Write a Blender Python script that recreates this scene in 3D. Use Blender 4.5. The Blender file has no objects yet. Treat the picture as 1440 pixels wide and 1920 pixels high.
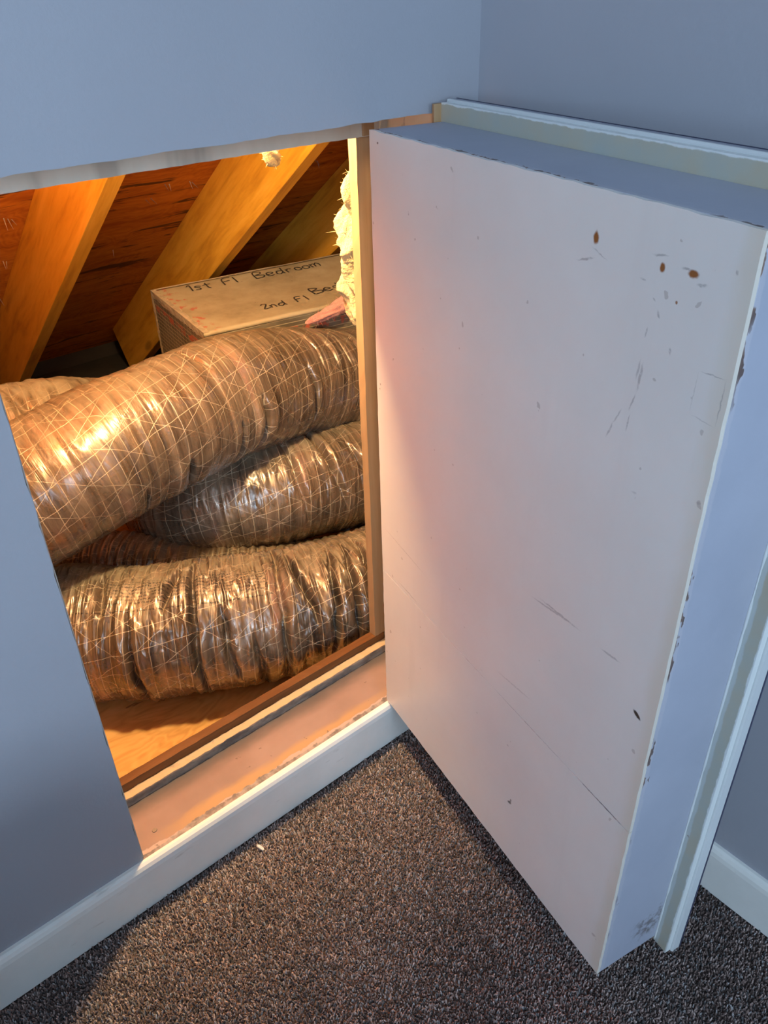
import bpy, bmesh, math, random
import numpy as np
from mathutils import Vector, Matrix

random.seed(7)
rng = np.random.default_rng(11)
scene = bpy.context.scene
col = scene.collection

# ------------------------------------------------------------------ camera
CAM_POS = Vector((-0.1818, -0.8184, 1.2025))
YAW, PITCH, ROLL = 0.6903, 0.5792, -0.0287
F_PX = 1518.18
fw = Vector((math.sin(YAW) * math.cos(PITCH), math.cos(YAW) * math.cos(PITCH), -math.sin(PITCH)))
rt = fw.cross(Vector((0, 0, 1))).normalized()
up = rt.cross(fw)
rt, up = rt * math.cos(ROLL) + up * math.sin(ROLL), -rt * math.sin(ROLL) + up * math.cos(ROLL)
cam_data = bpy.data.cameras.new('camera')
cam_data.sensor_fit = 'HORIZONTAL'
cam_data.sensor_width = 36.0
cam_data.lens = 36.0 * F_PX / 1440.0
cam_data.clip_start = 0.02
cam = bpy.data.objects.new('camera', cam_data)
M = Matrix.Identity(4)
for i in range(3):
    M[i][0], M[i][1], M[i][2], M[i][3] = rt[i], up[i], -fw[i], CAM_POS[i]
cam.matrix_world = M
col.objects.link(cam)
scene.camera = cam

# ------------------------------------------------------------------ world, lights, exposure
world = bpy.data.worlds.new('sky')
scene.world = world
world.use_nodes = True
world.node_tree.nodes['Background'].inputs['Color'].default_value = (0.50, 0.68, 1.0, 1)
world.node_tree.nodes['Background'].inputs['Strength'].default_value = 1.0

vs = scene.view_settings
vs.view_transform = 'Standard'
vs.look = 'None'
vs.gamma = 1.0
vs.use_curve_mapping = False
vs.exposure = 0.0

ROOM = dict(x0=-2.3, x1=0.6729, y0=-2.5, z1=2.25)
WIN = dict(x0=-2.05, x1=-1.15, z0=0.95, z1=2.0)          # main daylight window in the wall behind the camera
WIN_FILL = dict(x0=-0.55, x1=0.05, z0=0.95, z1=2.0)  # added unseen window, fill for the lower left wall and carpet


def area_light(name, loc, target, sx, sy, power, color):
    d = bpy.data.lights.new(name, 'AREA')
    d.shape = 'RECTANGLE'
    d.size, d.size_y = sx, sy
    d.energy = power
    d.color = color
    o = bpy.data.objects.new(name, d)
    o.location = loc
    o.rotation_euler = (Vector(target) - Vector(loc)).to_track_quat('-Z', 'Y').to_euler()
    col.objects.link(o)
    return o


area_light('window_daylight', ((WIN['x0'] + WIN['x1']) / 2, ROOM['y0'] - 0.12, (WIN['z0'] + WIN['z1']) / 2),
           (-0.6, 0.0, 1.0), 0.9, 1.05, 72.0, (0.63, 0.81, 1.0))
area_light('window_daylight_second', ((WIN_FILL['x0'] + WIN_FILL['x1']) / 2, ROOM['y0'] - 0.12, (WIN_FILL['z0'] + WIN_FILL['z1']) / 2),
           (0.0, 0.0, 0.6), 0.6, 1.05, 21.0, (0.61, 0.80, 1.0))  # weak added fill through the second, unseen window

LAMP = Vector((0.345, 0.20, 1.246))      # bulb hung inside the attic just above the hatch header
LAMP_POWER = 70.0
LAMP_COLOR = (1.0, 0.70, 0.35)

# ------------------------------------------------------------------ helpers: meshes and objects


def obj(name, verts, faces, mat, parent=None, smooth=False):
    me = bpy.data.meshes.new(name)
    me.from_pydata([tuple(v) for v in verts], [], faces)
    me.update()
    if mat is not None:
        me.materials.append(mat)
    if smooth:
        me.polygons.foreach_set('use_smooth', [True] * len(me.polygons))
    o = bpy.data.objects.new(name, me)
    col.objects.link(o)
    if parent is not None:
        o.parent = parent
    return o


def bmobj(name, bm, mat, parent=None, smooth=False):
    bmesh.ops.recalc_face_normals(bm, faces=bm.faces)
    me = bpy.data.meshes.new(name)
    bm.to_mesh(me)
    bm.free()
    if mat is not None:
        me.materials.append(mat)
    if smooth:
        me.polygons.foreach_set('use_smooth', [True] * len(me.polygons))
    o = bpy.data.objects.new(name, me)
    col.objects.link(o)
    if parent is not None:
        o.parent = parent
    return o


def empty(name, loc=(0, 0, 0), rz=0.0):
    o = bpy.data.objects.new(name, None)
    o.location = loc
    o.rotation_euler = (0, 0, rz)
    o.empty_display_size = 0.05
    col.objects.link(o)
    return o


def tag(o, label=None, cat=None, group=None, kind=None):
    if label:
        o['label'] = label
    if cat:
        o['category'] = cat
    if group:
        o['group'] = group
    if kind:
        o['kind'] = kind
    return o


def bm_box(bm, a, b):
    a, b = Vector(a), Vector(b)
    r = bmesh.ops.create_cube(bm, size=1.0)
    for v in r['verts']:
        v.co = Vector(((a.x + b.x) / 2 + v.co.x * (b.x - a.x), (a.y + b.y) / 2 + v.co.y * (b.y - a.y),
                       (a.z + b.z) / 2 + v.co.z * (b.z - a.z)))
    return r['verts']


def box(name, a, b, mat, parent=None, bevel=0.0, seg=2):
    bm = bmesh.new()
    bm_box(bm, a, b)
    if bevel:
        bmesh.ops.bevel(bm, geom=list(bm.edges), offset=bevel, segments=seg, affect='EDGES', profile=0.6)
    return bmobj(name, bm, mat, parent)


def prism(name, poly, axis, a, b, mat, parent=None, smooth=False):
    """extrude a 2D polygon along an axis (0,1,2) from a to b"""
    def P(u, v, w):
        if axis == 0:
            return (w, u, v)
        if axis == 1:
            return (u, w, v)
        return (u, v, w)
    n = len(poly)
    verts = [P(u, v, a) for u, v in poly] + [P(u, v, b) for u, v in poly]
    bm = bmesh.new()
    vs_ = [bm.verts.new(v) for v in verts]
    bm.faces.new(vs_[:n])
    bm.faces.new(vs_[n:])
    for i in range(n):
        bm.faces.new((vs_[i], vs_[(i + 1) % n], vs_[n + (i + 1) % n], vs_[n + i]))
    return bmobj(name, bm, mat, parent, smooth)


# ------------------------------------------------------------------ helpers: numpy noise
def _hash(ix, iy, seed):
    h = (ix.astype(np.int64) * 374761393 + iy.astype(np.int64) * 668265263 + seed * 974634777) & 0xffffffff
    h = ((h ^ (h >> 13)) * 1274126177) & 0xffffffff
    h = h ^ (h >> 16)
    return (h & 0xffff) / 65535.0


def vnoise(x, y, seed=0):
    ix, iy = np.floor(x), np.floor(y)
    fx, fy = x - ix, y - iy
    fx, fy = fx * fx * (3 - 2 * fx), fy * fy * (3 - 2 * fy)
    a, b = _hash(ix, iy, seed), _hash(ix + 1, iy, seed)
    c, d = _hash(ix, iy + 1, seed), _hash(ix + 1, iy + 1, seed)
    return (a * (1 - fx) + b * fx) * (1 - fy) + (c * (1 - fx) + d * fx) * fy


def fbm(x, y, seed=0, octv=4):
    s, a, t = 0.0, 0.5, 0.0
    for k in range(octv):
        s = s + a * vnoise(x, y, seed + 17 * k)
        t += a
        x, y, a = x * 2.03 + 5.1, y * 2.03 + 3.7, a * 0.5
    return s / t


# ------------------------------------------------------------------ helpers: node materials
class NM:
    def __init__(self, name):
        self.m = bpy.data.materials.new(name)
        self.m.use_nodes = True
        self.t = self.m.node_tree
        self.b = self.t.nodes['Principled BSDF']
        self.tc = None

    def node(self, typ, **kw):
        n = self.t.nodes.new(typ)
        for k, v in kw.items():
            setattr(n, k, v)
        return n

    def put(self, sock, v):
        if isinstance(v, bpy.types.NodeSocket):
            self.t.links.new(v, sock)
        elif isinstance(v, (tuple, list)) and len(v) == 3 and sock.type == 'RGBA':
            sock.default_value = (*v, 1)
        else:
            sock.default_value = v

    def coord(self, which='Object'):
        if self.tc is None:
            self.tc = self.node('ShaderNodeTexCoord')
        return self.tc.outputs[which]

    def mapping(self, v, loc=(0, 0, 0), rot=(0, 0, 0), scale=(1, 1, 1), typ='POINT'):
        n = self.node('ShaderNodeMapping', vector_type=typ)
        self.put(n.inputs['Vector'], v)
        n.inputs['Location'].default_value = loc
        n.inputs['Rotation'].default_value = rot
        n.inputs['Scale'].default_value = scale
        return n.outputs[0]

    def noise(self, v, scale=5, detail=3, rough=0.5, dist=0.0, out=0):
        n = self.node('ShaderNodeTexNoise')
        self.put(n.inputs['Vector'], v)
        n.inputs['Scale'].default_value = scale
        n.inputs['Detail'].default_value = detail
        n.inputs['Roughness'].default_value = rough
        n.inputs['Distortion'].default_value = dist
        return n.outputs[out]

    def vor(self, v, scale=5, feature='F1', out='Distance'):
        n = self.node('ShaderNodeTexVoronoi', feature=feature)
        self.put(n.inputs['Vector'], v)
        n.inputs['Scale'].default_value = scale
        return n.outputs[out]

    def ramp(self, f, stops, interp='LINEAR'):
        n = self.node('ShaderNodeValToRGB')
        n.color_ramp.interpolation = interp
        e = n.color_ramp.elements
        while len(e) < len(stops):
            e.new(0.5)
        for i, (p, c) in enumerate(stops):
            e[i].position = p
            e[i].color = (*c, 1) if len(c) == 3 else c
        self.put(n.inputs[0], f)
        return n.outputs[0]

    def mapr(self, f, a, b, c=0.0, d=1.0, smooth=True):
        n = self.node('ShaderNodeMapRange', interpolation_type='SMOOTHSTEP' if smooth else 'LINEAR')
        self.put(n.inputs['Value'], f)
        n.inputs['From Min'].default_value = a
        n.inputs['From Max'].default_value = b
        n.inputs['To Min'].default_value = c
        n.inputs['To Max'].default_value = d
        return n.outputs[0]

    def math(self, op, a, b=0.0, c=0.0):
        n = self.node('ShaderNodeMath', operation=op)
        self.put(n.inputs[0], a)
        self.put(n.inputs[1], b)
        self.put(n.inputs[2], c)
        return n.outputs[0]

    def vmath(self, op, a, b=(0, 0, 0)):
        n = self.node('ShaderNodeVectorMath', operation=op)
        self.put(n.inputs[0], a)
        self.put(n.inputs[1], b)
        return n.outputs['Value'] if op in ('LENGTH', 'DOT_PRODUCT') else n.outputs[0]

    def mix(self, f, a, b, blend='MIX'):
        n = self.node('ShaderNodeMix', data_type='RGBA', blend_type=blend)
        self.put(n.inputs[0], f)
        self.put(n.inputs[6], a)
        self.put(n.inputs[7], b)
        return n.outputs[2]

    def sep(self, v):
        n = self.node('ShaderNodeSeparateXYZ')
        self.put(n.inputs[0], v)
        return n.outputs

    def bump(self, h, strength=0.3, dist=0.002):
        n = self.node('ShaderNodeBump')
        n.inputs['Strength'].default_value = strength
        n.inputs['Distance'].default_value = dist
        self.put(n.inputs['Height'], h)
        self.put(self.b.inputs['Normal'], n.outputs[0])
        return n

    def set(self, **kw):
        names = dict(color='Base Color', rough='Roughness', metal='Metallic', spec='Specular IOR Level', coat='Coat Weight',
                     coat_rough='Coat Roughness', sheen='Sheen Weight', emit='Emission Color', emit_s='Emission Strength',
                     sss='Subsurface Weight', trans='Transmission Weight', sheen_rough='Sheen Roughness')
        for k, v in kw.items():
            self.put(self.b.inputs[names[k]], v)
        return self

    def spots(self, v, items, soft=0.55):
        """mask from a list of (x, z, half_len_x, half_len_z, angle, strength) ellipses in the object's x-z plane"""
        acc = None
        for (x, z, a, b, ang, s) in items:
            q = self.mapping(v, loc=(x, 0, z), rot=(0, -ang, 0), scale=(a, 1000.0, b), typ='TEXTURE')
            m = self.mapr(self.vmath('LENGTH', q), 1.0, soft, 0.0, s)
            acc = m if acc is None else self.math('MAXIMUM', acc, m)
        return acc


def paint(name, c, var=0.06, rough=0.55, bump=0.10, scale=60):
    n = NM(name)
    p = n.coord()
    f = n.noise(p, 3.0, 4, 0.55)
    c2 = tuple(min(1, x * (1 + var)) for x in c)
    c1 = tuple(x * (1 - var) for x in c)
    n.set(color=n.ramp(f, [(0.3, c1), (0.7, c2)]), rough=rough, spec=0.35)
    n.bump(n.noise(p, scale, 4, 0.6), bump, 0.0015)
    return n


# ------------------------------------------------------------------ materials
WALL_C = (0.345, 0.362, 0.412)
n = paint('wall_paint_lavender_grey', WALL_C, 0.03, 0.6, 0.22, 170)
M_WALL = n.m
n = paint('drywall_core', (0.42, 0.40, 0.36), 0.10, 0.85, 0.3, 120)
M_DRYCORE = n.m
M_CEIL = paint('ceiling_white', (0.62, 0.62, 0.61), 0.02, 0.7, 0.1).m

# white semi-gloss baseboard with dusty top
n = NM('baseboard_white')
p = n.coord()
f = n.noise(p, 9, 4, 0.6)
g = n.noise(n.mapping(p, scale=(0.4, 1, 2)), 40, 3, 0.6)
c = n.ramp(f, [(0.3, (0.72, 0.75, 0.73)), (0.7, (0.82, 0.84, 0.82))])
c = n.mix(n.mapr(g, 0.66, 0.75, 0, 0.35), c, (0.33, 0.31, 0.28))
n.set(color=c, rough=0.38, spec=0.4)
n.bump(n.noise(n.mapping(p, scale=(0.3, 1, 1)), 30, 3, 0.5), 0.15, 0.002)
M_BASE = n.m

# pinkish painted sill board with peeling front edge and grime plus a painted soft shadow band against the stop
n = NM('sill_pink_paint')
p = n.coord()
x, y, z = n.sep(p)
w = n.noise(n.mapping(p, scale=(1, 1, 1)), 55, 4, 0.65)
w2 = n.noise(n.mapping(p, scale=(0.35, 1, 1)), 26, 4, 0.6)
base = n.ramp(n.noise(p, 7, 4, 0.6), [(0.3, (0.235, 0.165, 0.150)), (0.7, (0.305, 0.220, 0.205))])
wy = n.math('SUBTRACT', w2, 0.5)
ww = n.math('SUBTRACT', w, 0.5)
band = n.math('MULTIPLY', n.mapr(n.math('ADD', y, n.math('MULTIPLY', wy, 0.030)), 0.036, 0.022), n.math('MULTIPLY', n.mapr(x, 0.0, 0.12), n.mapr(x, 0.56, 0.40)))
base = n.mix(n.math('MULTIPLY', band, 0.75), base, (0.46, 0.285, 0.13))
peel = n.mapr(n.math('ADD', y, n.math('ADD', n.math('MULTIPLY', wy, 0.030), n.math('MULTIPLY', ww, 0.010))), 0.0135, 0.0120)
base = n.mix(peel, base, (0.44, 0.34, 0.31))
bare = n.mapr(n.math('ADD', y, n.math('ADD', n.math('MULTIPLY', wy, -0.026), n.math('MULTIPLY', ww, 0.016))), 0.0082, 0.0066)
base = n.mix(bare, base, n.ramp(w, [(0.40, (0.16, 0.14, 0.14)), (0.60, (0.34, 0.30, 0.29))]))
dirt_shade = n.mapr(n.math('ADD', y, n.math('MULTIPLY', wy, 0.035)), 0.060, 0.102)
base = n.mix(n.math('MULTIPLY', dirt_shade, 0.88), base, (0.085, 0.08, 0.085))
base = n.mix(n.mapr(n.noise(p, 90, 2, 0.5), 0.73, 0.77, 0, 0.7), base, (0.12, 0.09, 0.08))
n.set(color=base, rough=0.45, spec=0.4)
n.bump(n.math('ADD', n.math('MULTIPLY', peel, -1.0), n.math('MULTIPLY', w2, 0.25)), 0.4, 0.002)
M_SILL = n.m


def wood(name, c1, c2, c3, axis=0, scale=1.0, rough=0.55, knots=True, stretch=14.0, spec=0.35):
    n = NM(name)
    p = n.coord()
    sc = [1.0, 1.0, 1.0]
    sc[axis] = 1.0 / stretch
    q = n.mapping(p, scale=tuple(s * scale for s in sc))
    f1 = n.noise(q, 26, 5, 0.6, 0.6)
    f2 = n.noise(q, 110, 3, 0.6)
    f3 = n.noise(p, 2.5, 3, 0.5)
    f = n.math('ADD', n.math('MULTIPLY', f1, 0.7), n.math('ADD', n.math('MULTIPLY', f2, 0.2), n.math('MULTIPLY', f3, 0.25)))
    c = n.ramp(f, [(0.38, c1), (0.56, c2), (0.74, c3)])
    if knots:
        sp = n.vor(n.mapping(p, scale=tuple(s * (0.35 if i == axis else 1) for i, s in enumerate((1, 1, 1)))), 5.0)
        c = n.mix(n.mapr(sp, 0.10, 0.05, 0, 0.55), c, tuple(v * 0.35 for v in c1))
    n.set(color=c, rough=rough, spec=spec)
    n.bump(f, 0.25, 0.002)
    return n.m


M_RAFTER = wood('rafter_pine', (0.46, 0.19, 0.014), (0.70, 0.34, 0.030), (0.82, 0.44, 0.06), axis=1, stretch=9)
M_JAMB = wood('jamb_strip_wood', (0.24, 0.145, 0.07), (0.34, 0.215, 0.11), (0.42, 0.28, 0.155), axis=2, stretch=16, knots=False)
M_SILLSTRIP = wood('sill_strip_wood', (0.075, 0.026, 0.008), (0.13, 0.052, 0.016), (0.19, 0.085, 0.03), axis=0, stretch=12, knots=False)
M_STUD = wood('stud_pine', (0.45, 0.30, 0.15), (0.58, 0.42, 0.23), (0.68, 0.52, 0.31), axis=2, stretch=10)

# plywood sheets: grain along x with dark splits
def plywood(name, c1, c2, c3, dark, split):
    n = NM(name)
    p = n.coord()
    q = n.mapping(p, scale=(0.12, 1, 1))
    wv = n.noise(n.mapping(p, scale=(0.6, 1, 1)), 7, 3, 0.5, 1.2)
    rings = n.math('SINE', n.math('MULTIPLY', wv, 70.0))
    f = n.math('ADD', n.math('MULTIPLY', n.noise(q, 30, 5, 0.6), 0.75), n.math('ADD', n.math('MULTIPLY', rings, 0.06), n.math('MULTIPLY', n.noise(p, 2, 3), 0.3)))
    c = n.ramp(f, [(0.35, c1), (0.55, c2), (0.75, c3)])
    s = n.noise(n.mapping(p, scale=(0.13, 1.0, 1.0)), 34, 4, 0.65, 0.8)
    s = n.math('MULTIPLY', n.mapr(s, split, split + 0.05), n.mapr(n.noise(p, 5, 2), 0.38, 0.50))
    c = n.mix(n.math('MULTIPLY', s, 0.85), c, dark)
    n.set(color=c, rough=0.6, spec=0.3)
    n.bump(n.math('SUBTRACT', n.math('MULTIPLY', f, 0.4), s), 0.5, 0.002)
    return n.m


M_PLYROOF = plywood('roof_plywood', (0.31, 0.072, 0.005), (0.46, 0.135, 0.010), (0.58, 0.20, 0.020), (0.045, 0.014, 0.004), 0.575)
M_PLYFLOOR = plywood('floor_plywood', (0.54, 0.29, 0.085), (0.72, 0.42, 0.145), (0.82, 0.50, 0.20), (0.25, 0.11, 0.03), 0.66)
M_NAIL = NM('nail_steel').set(color=(0.55, 0.52, 0.48), metal=0.9, rough=0.35).m
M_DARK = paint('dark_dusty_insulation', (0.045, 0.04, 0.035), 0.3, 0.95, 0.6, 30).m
M_CREAM = NM('cream_paint')
p = M_CREAM.coord()
cc = M_CREAM.ramp(M_CREAM.noise(p, 14, 4, 0.6), [(0.3, (0.70, 0.60, 0.44)), (0.7, (0.80, 0.72, 0.55))])
cc = M_CREAM.mix(M_CREAM.mapr(M_CREAM.noise(M_CREAM.mapping(p, scale=(0.4, 1, 0.4)), 50, 4, 0.6), 0.60, 0.68, 0, 0.6), cc, (0.38, 0.30, 0.22))
M_CREAM.set(color=cc, rough=0.5)
M_CREAM = M_CREAM.m
# header strip: grey beige with paint cuts
n = NM('header_strip_paint')
p = n.coord()
f = n.noise(n.mapping(p, scale=(1.0, 1, 0.15)), 22, 3, 0.6)
c = n.ramp(f, [(0.38, (0.36, 0.34, 0.29)), (0.52, (0.50, 0.475, 0.40)), (0.72, (0.55, 0.525, 0.45))])
n.set(color=c, rough=0.6)
n.bump(n.noise(p, 80, 3), 0.2, 0.001)
M_HEADER = n.m
# grimy grey stop face on the sill
n = NM('grimy_stop_paint')
p = n.coord()
x, y, z = n.sep(p)
w = n.noise(n.mapping(p, scale=(0.4, 1, 1)), 60, 4, 0.65)
g = n.mapr(n.math('ADD', z, n.math('MULTIPLY', n.math('SUBTRACT', w, 0.5), 0.012)), 0.1115, 0.1085)
c = n.mix(g, (0.52, 0.38, 0.24), n.ramp(w, [(0.35, (0.12, 0.11, 0.10)), (0.65, (0.30, 0.26, 0.215))]))
n.set(color=c, rough=0.6)
n.bump(w, 0.5, 0.003)
M_STOP = n.m

# ------------------------------------------------------------------ room shell
X0, X1, Y0, Z1 = ROOM['x0'], ROOM['x1'], ROOM['y0'], ROOM['z1']
HOLE_W, HOLE_Z0, HOLE_Z1 = 0.605, 0.094, 1.0636
DT = 0.0135                     # drywall thickness


def jag(a, b, nseg, amp, seed):
    r = random.Random(seed)
    out = []
    for i in range(nseg + 1):
        t = i / nseg
        j = 0 if i in (0, nseg) else r.uniform(-amp, amp)
        out.append((a[0] + (b[0] - a[0]) * t, a[1] + (b[1] - a[1]) * t, j))
    return out


wall_l = empty('wall_left')
tag(wall_l, kind='structure')
# pieces of drywall around the opening, with a hand-cut edge
pl = [(X0, 0.0)] + [(0.0 + j, z) for (_, z, j) in jag((0, 0), (0, HOLE_Z1), 60, 0.0011, 1)] + [(0.0, Z1), (X0, Z1)]
prism('drywall', pl, 1, 0.0, DT, M_WALL, wall_l)
pt = [(x, HOLE_Z1 + j) for (x, _, j) in jag((0, 0), (HOLE_W, 0), 44, 0.0009, 2)] + [(HOLE_W, Z1), (0.0, Z1)]
prism('drywall', pt, 1, 0.0, DT, M_WALL, wall_l)
prism('drywall', [(HOLE_W, 0), (X1, 0), (X1, Z1), (HOLE_W, Z1)], 1, 0.0, DT, M_WALL, wall_l)
# raw drywall core just behind the painted paper at the cut
prism('drywall_core', [(0.0005, HOLE_Z0 + 0.002), (0.0025, HOLE_Z0 + 0.002), (0.0018, 0.5), (0.0026, HOLE_Z1), (0.0005, HOLE_Z1)], 1, 0.0035, DT, M_DRYCORE, wall_l)

wr = prism('wall_right', [(Y0, 0), (0.0, 0), (0.0, Z1), (Y0, Z1)], 0, X1, X1 + 0.09, M_WALL)
tag(wr, kind='structure')
wb = empty('wall_back')
tag(wb, kind='structure')
for a, b in (((X0, 0), (WIN['x0'], Z1)), ((WIN['x1'], 0), (WIN_FILL['x0'], Z1)), ((WIN_FILL['x1'], 0), (X1, Z1))) + tuple(
        q for w_ in (WIN, WIN_FILL) for q in (((w_['x0'], 0), (w_['x1'], w_['z0'])), ((w_['x0'], w_['z1']), (w_['x1'], Z1)))):
    box('drywall', (a[0], Y0 - 0.09, a[1]), (b[0], Y0, b[1]), M_WALL, wb)
tag(box('wall_side', (X0 - 0.09, Y0, 0), (X0, DT, Z1), M_WALL), kind='structure')
tag(box('ceiling', (X0 - 0.09, Y0 - 0.09, Z1), (X1 + 0.09, DT, Z1 + 0.05), M_CEIL), kind='structure')
for k_, w_ in ((1, WIN), (2, WIN_FILL)):  # the second window is added for its fill light
    win = empty('window_%d' % k_, (0, 0, 0))
    tag(win, kind='structure')
    for a, b in (((w_['x0'], w_['z0']), (w_['x1'], w_['z0'] + 0.045)), ((w_['x0'], w_['z1'] - 0.045), (w_['x1'], w_['z1'])),
                 ((w_['x0'], w_['z0'] + 0.045), (w_['x0'] + 0.045, w_['z1'] - 0.045)), ((w_['x1'] - 0.045, w_['z0'] + 0.045), (w_['x1'], w_['z1'] - 0.045))):
        box('window_frame', (a[0], Y0 - 0.07, a[1]), (b[0], Y0 - 0.02, b[1]), M_BASE, win)
    zm = (w_['z0'] + w_['z1']) / 2
    box('meeting_rail', (w_['x0'] + 0.045, Y0 - 0.065, zm - 0.02), (w_['x1'] - 0.045, Y0 - 0.025, zm + 0.02), M_BASE, win)

# baseboards with a rounded top
BBH, BBT = 0.095, 0.013
prof = [(0, 0), (-BBT, 0), (-BBT, BBH - 0.016), (-BBT + 0.0012, BBH - 0.008), (-BBT + 0.0040, BBH - 0.0025), (-BBT + 0.0080, BBH), (0, BBH)]
bl = prism('baseboard_left', prof, 0, X0, X1 - BBT, M_BASE)
tag(bl, kind='structure')
prof_r = [(X1 + y_, z_) for y_, z_ in prof]
br = prism('baseboard_right', prof_r, 1, Y0, 0.0, M_BASE)
tag(br, kind='structure')

# opening liner: sill board, jambs, header, then the stop ring
t1 = empty('trim_1')
tag(t1, 'pink painted frame of the attic hatch with wooden stop strips', 'hatch frame', kind='structure')
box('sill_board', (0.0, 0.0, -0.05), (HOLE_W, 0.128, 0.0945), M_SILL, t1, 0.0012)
box('jamb_board', (HOLE_W, DT, -0.05), (HOLE_W + 0.038, 0.128, HOLE_Z1 + 0.04), M_CREAM, t1)
box('jamb_board', (-0.036, DT, -0.05), (0.002, 0.128, HOLE_Z1 + 0.04), M_STUD, t1)
box('header_board', (-0.036, DT, HOLE_Z1 + 0.002), (HOLE_W + 0.038, 0.128, HOLE_Z1 + 0.09), M_STUD, t1)


def ragged_bar(name, a, b, mat, parent, axis, amp, nseg, seed):
    """a bar whose section is jittered along its length (worn, hand-cut edges)"""
    r = random.Random(seed)
    o = [i for i in range(3) if i != axis]
    verts, faces = [], []
    for k in range(nseg + 1):
        t = k / nseg
        for du, dv in ((0, 0), (1, 0), (1, 1), (0, 1)):
            P = [0, 0, 0]
            P[axis] = a[axis] + (b[axis] - a[axis]) * t
            P[o[0]] = (b if du else a)[o[0]] + r.uniform(-amp, amp)
            P[o[1]] = (b if dv else a)[o[1]] + r.uniform(-amp, amp)
            verts.append(P)
    for k in range(nseg):
        for i in range(4):
            j = (i + 1) % 4
            faces.append((k * 4 + i, k * 4 + j, k * 4 + 4 + j, k * 4 + 4 + i))
    faces.append((3, 2, 1, 0))
    e = nseg * 4
    faces.append((e, e + 1, e + 2, e + 3))
    bm = bmesh.new()
    vv = [bm.verts.new(v) for v in verts]
    for f_ in faces:
        bm.faces.new([vv[i] for i in f_])
    return bmobj(name, bm, mat, parent)


# sill stop (cream, grimy) and the darker wood strip behind it
ragged_bar('sill_stop', (0.002, 0.1035, 0.093), (0.590, 0.1185, 0.1125), M_STOP, t1, 0, 0.0007, 70, 3)
ragged_bar('sill_strip', (0.002, 0.1190, 0.060), (0.582, 0.1360, 0.1295), M_SILLSTRIP, t1, 0, 0.0004, 40, 4)
ragged_bar('jamb_stop', (0.590, 0.1035, 0.094), (0.606, 0.1185, HOLE_Z1), M_CREAM, t1, 2, 0.0006, 50, 5)
ragged_bar('jamb_strip', (0.5615, 0.1190, 0.129), (0.6052, 0.1360, HOLE_Z1), M_JAMB, t1, 2, 0.0004, 40, 6)
ragged_bar('jamb_strip', (0.001, 0.1195, 0.129), (0.020, 0.1360, HOLE_Z1), M_JAMB, t1, 2, 0.0004, 40, 16)
ragged_bar('header_stop', (0.0, 0.1035, 1.0300), (0.6045, 0.1185, HOLE_Z1 + 0.003), M_HEADER, t1, 0, 0.0004, 50, 7)
box('header_joint', (0.5600, 0.1000, 1.0310), (0.5790, 0.1040, HOLE_Z1 + 0.002), M_JAMB, t1, 0.0008)
# screw head in the sill
bm = bmesh.new()
bmesh.ops.create_cone(bm, cap_ends=True, segments=16, radius1=0.0042, radius2=0.0036, depth=0.0012, matrix=Matrix.Translation((0.037, 0.036, 0.0949)))
bmobj('screw_head', bm, NM('screw_dark').set(color=(0.22, 0.19, 0.17), metal=0.6, rough=0.5).m, t1)

# ------------------------------------------------------------------ carpeted floor
n = NM('carpet_backing')
p = n.coord()
n.set(color=n.ramp(n.noise(p, 220, 2, 0.7), [(0.35, (0.05, 0.04, 0.036)), (0.65, (0.16, 0.12, 0.11))]), rough=0.95, spec=0.1)
n.bump(n.noise(p, 320, 2, 0.7), 0.8, 0.004)
fl = box('floor', (X0, Y0, -0.05), (X1, 0.0, -0.004), n.m)
tag(fl, kind='structure')

n = NM('carpet_pile')
at = n.node('ShaderNodeAttribute', attribute_name='tuft')
n.set(color=at.outputs['Color'], rough=0.85, spec=0.15, sheen=0.25, sheen_rough=0.5)
M_PILE = n.m


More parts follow.
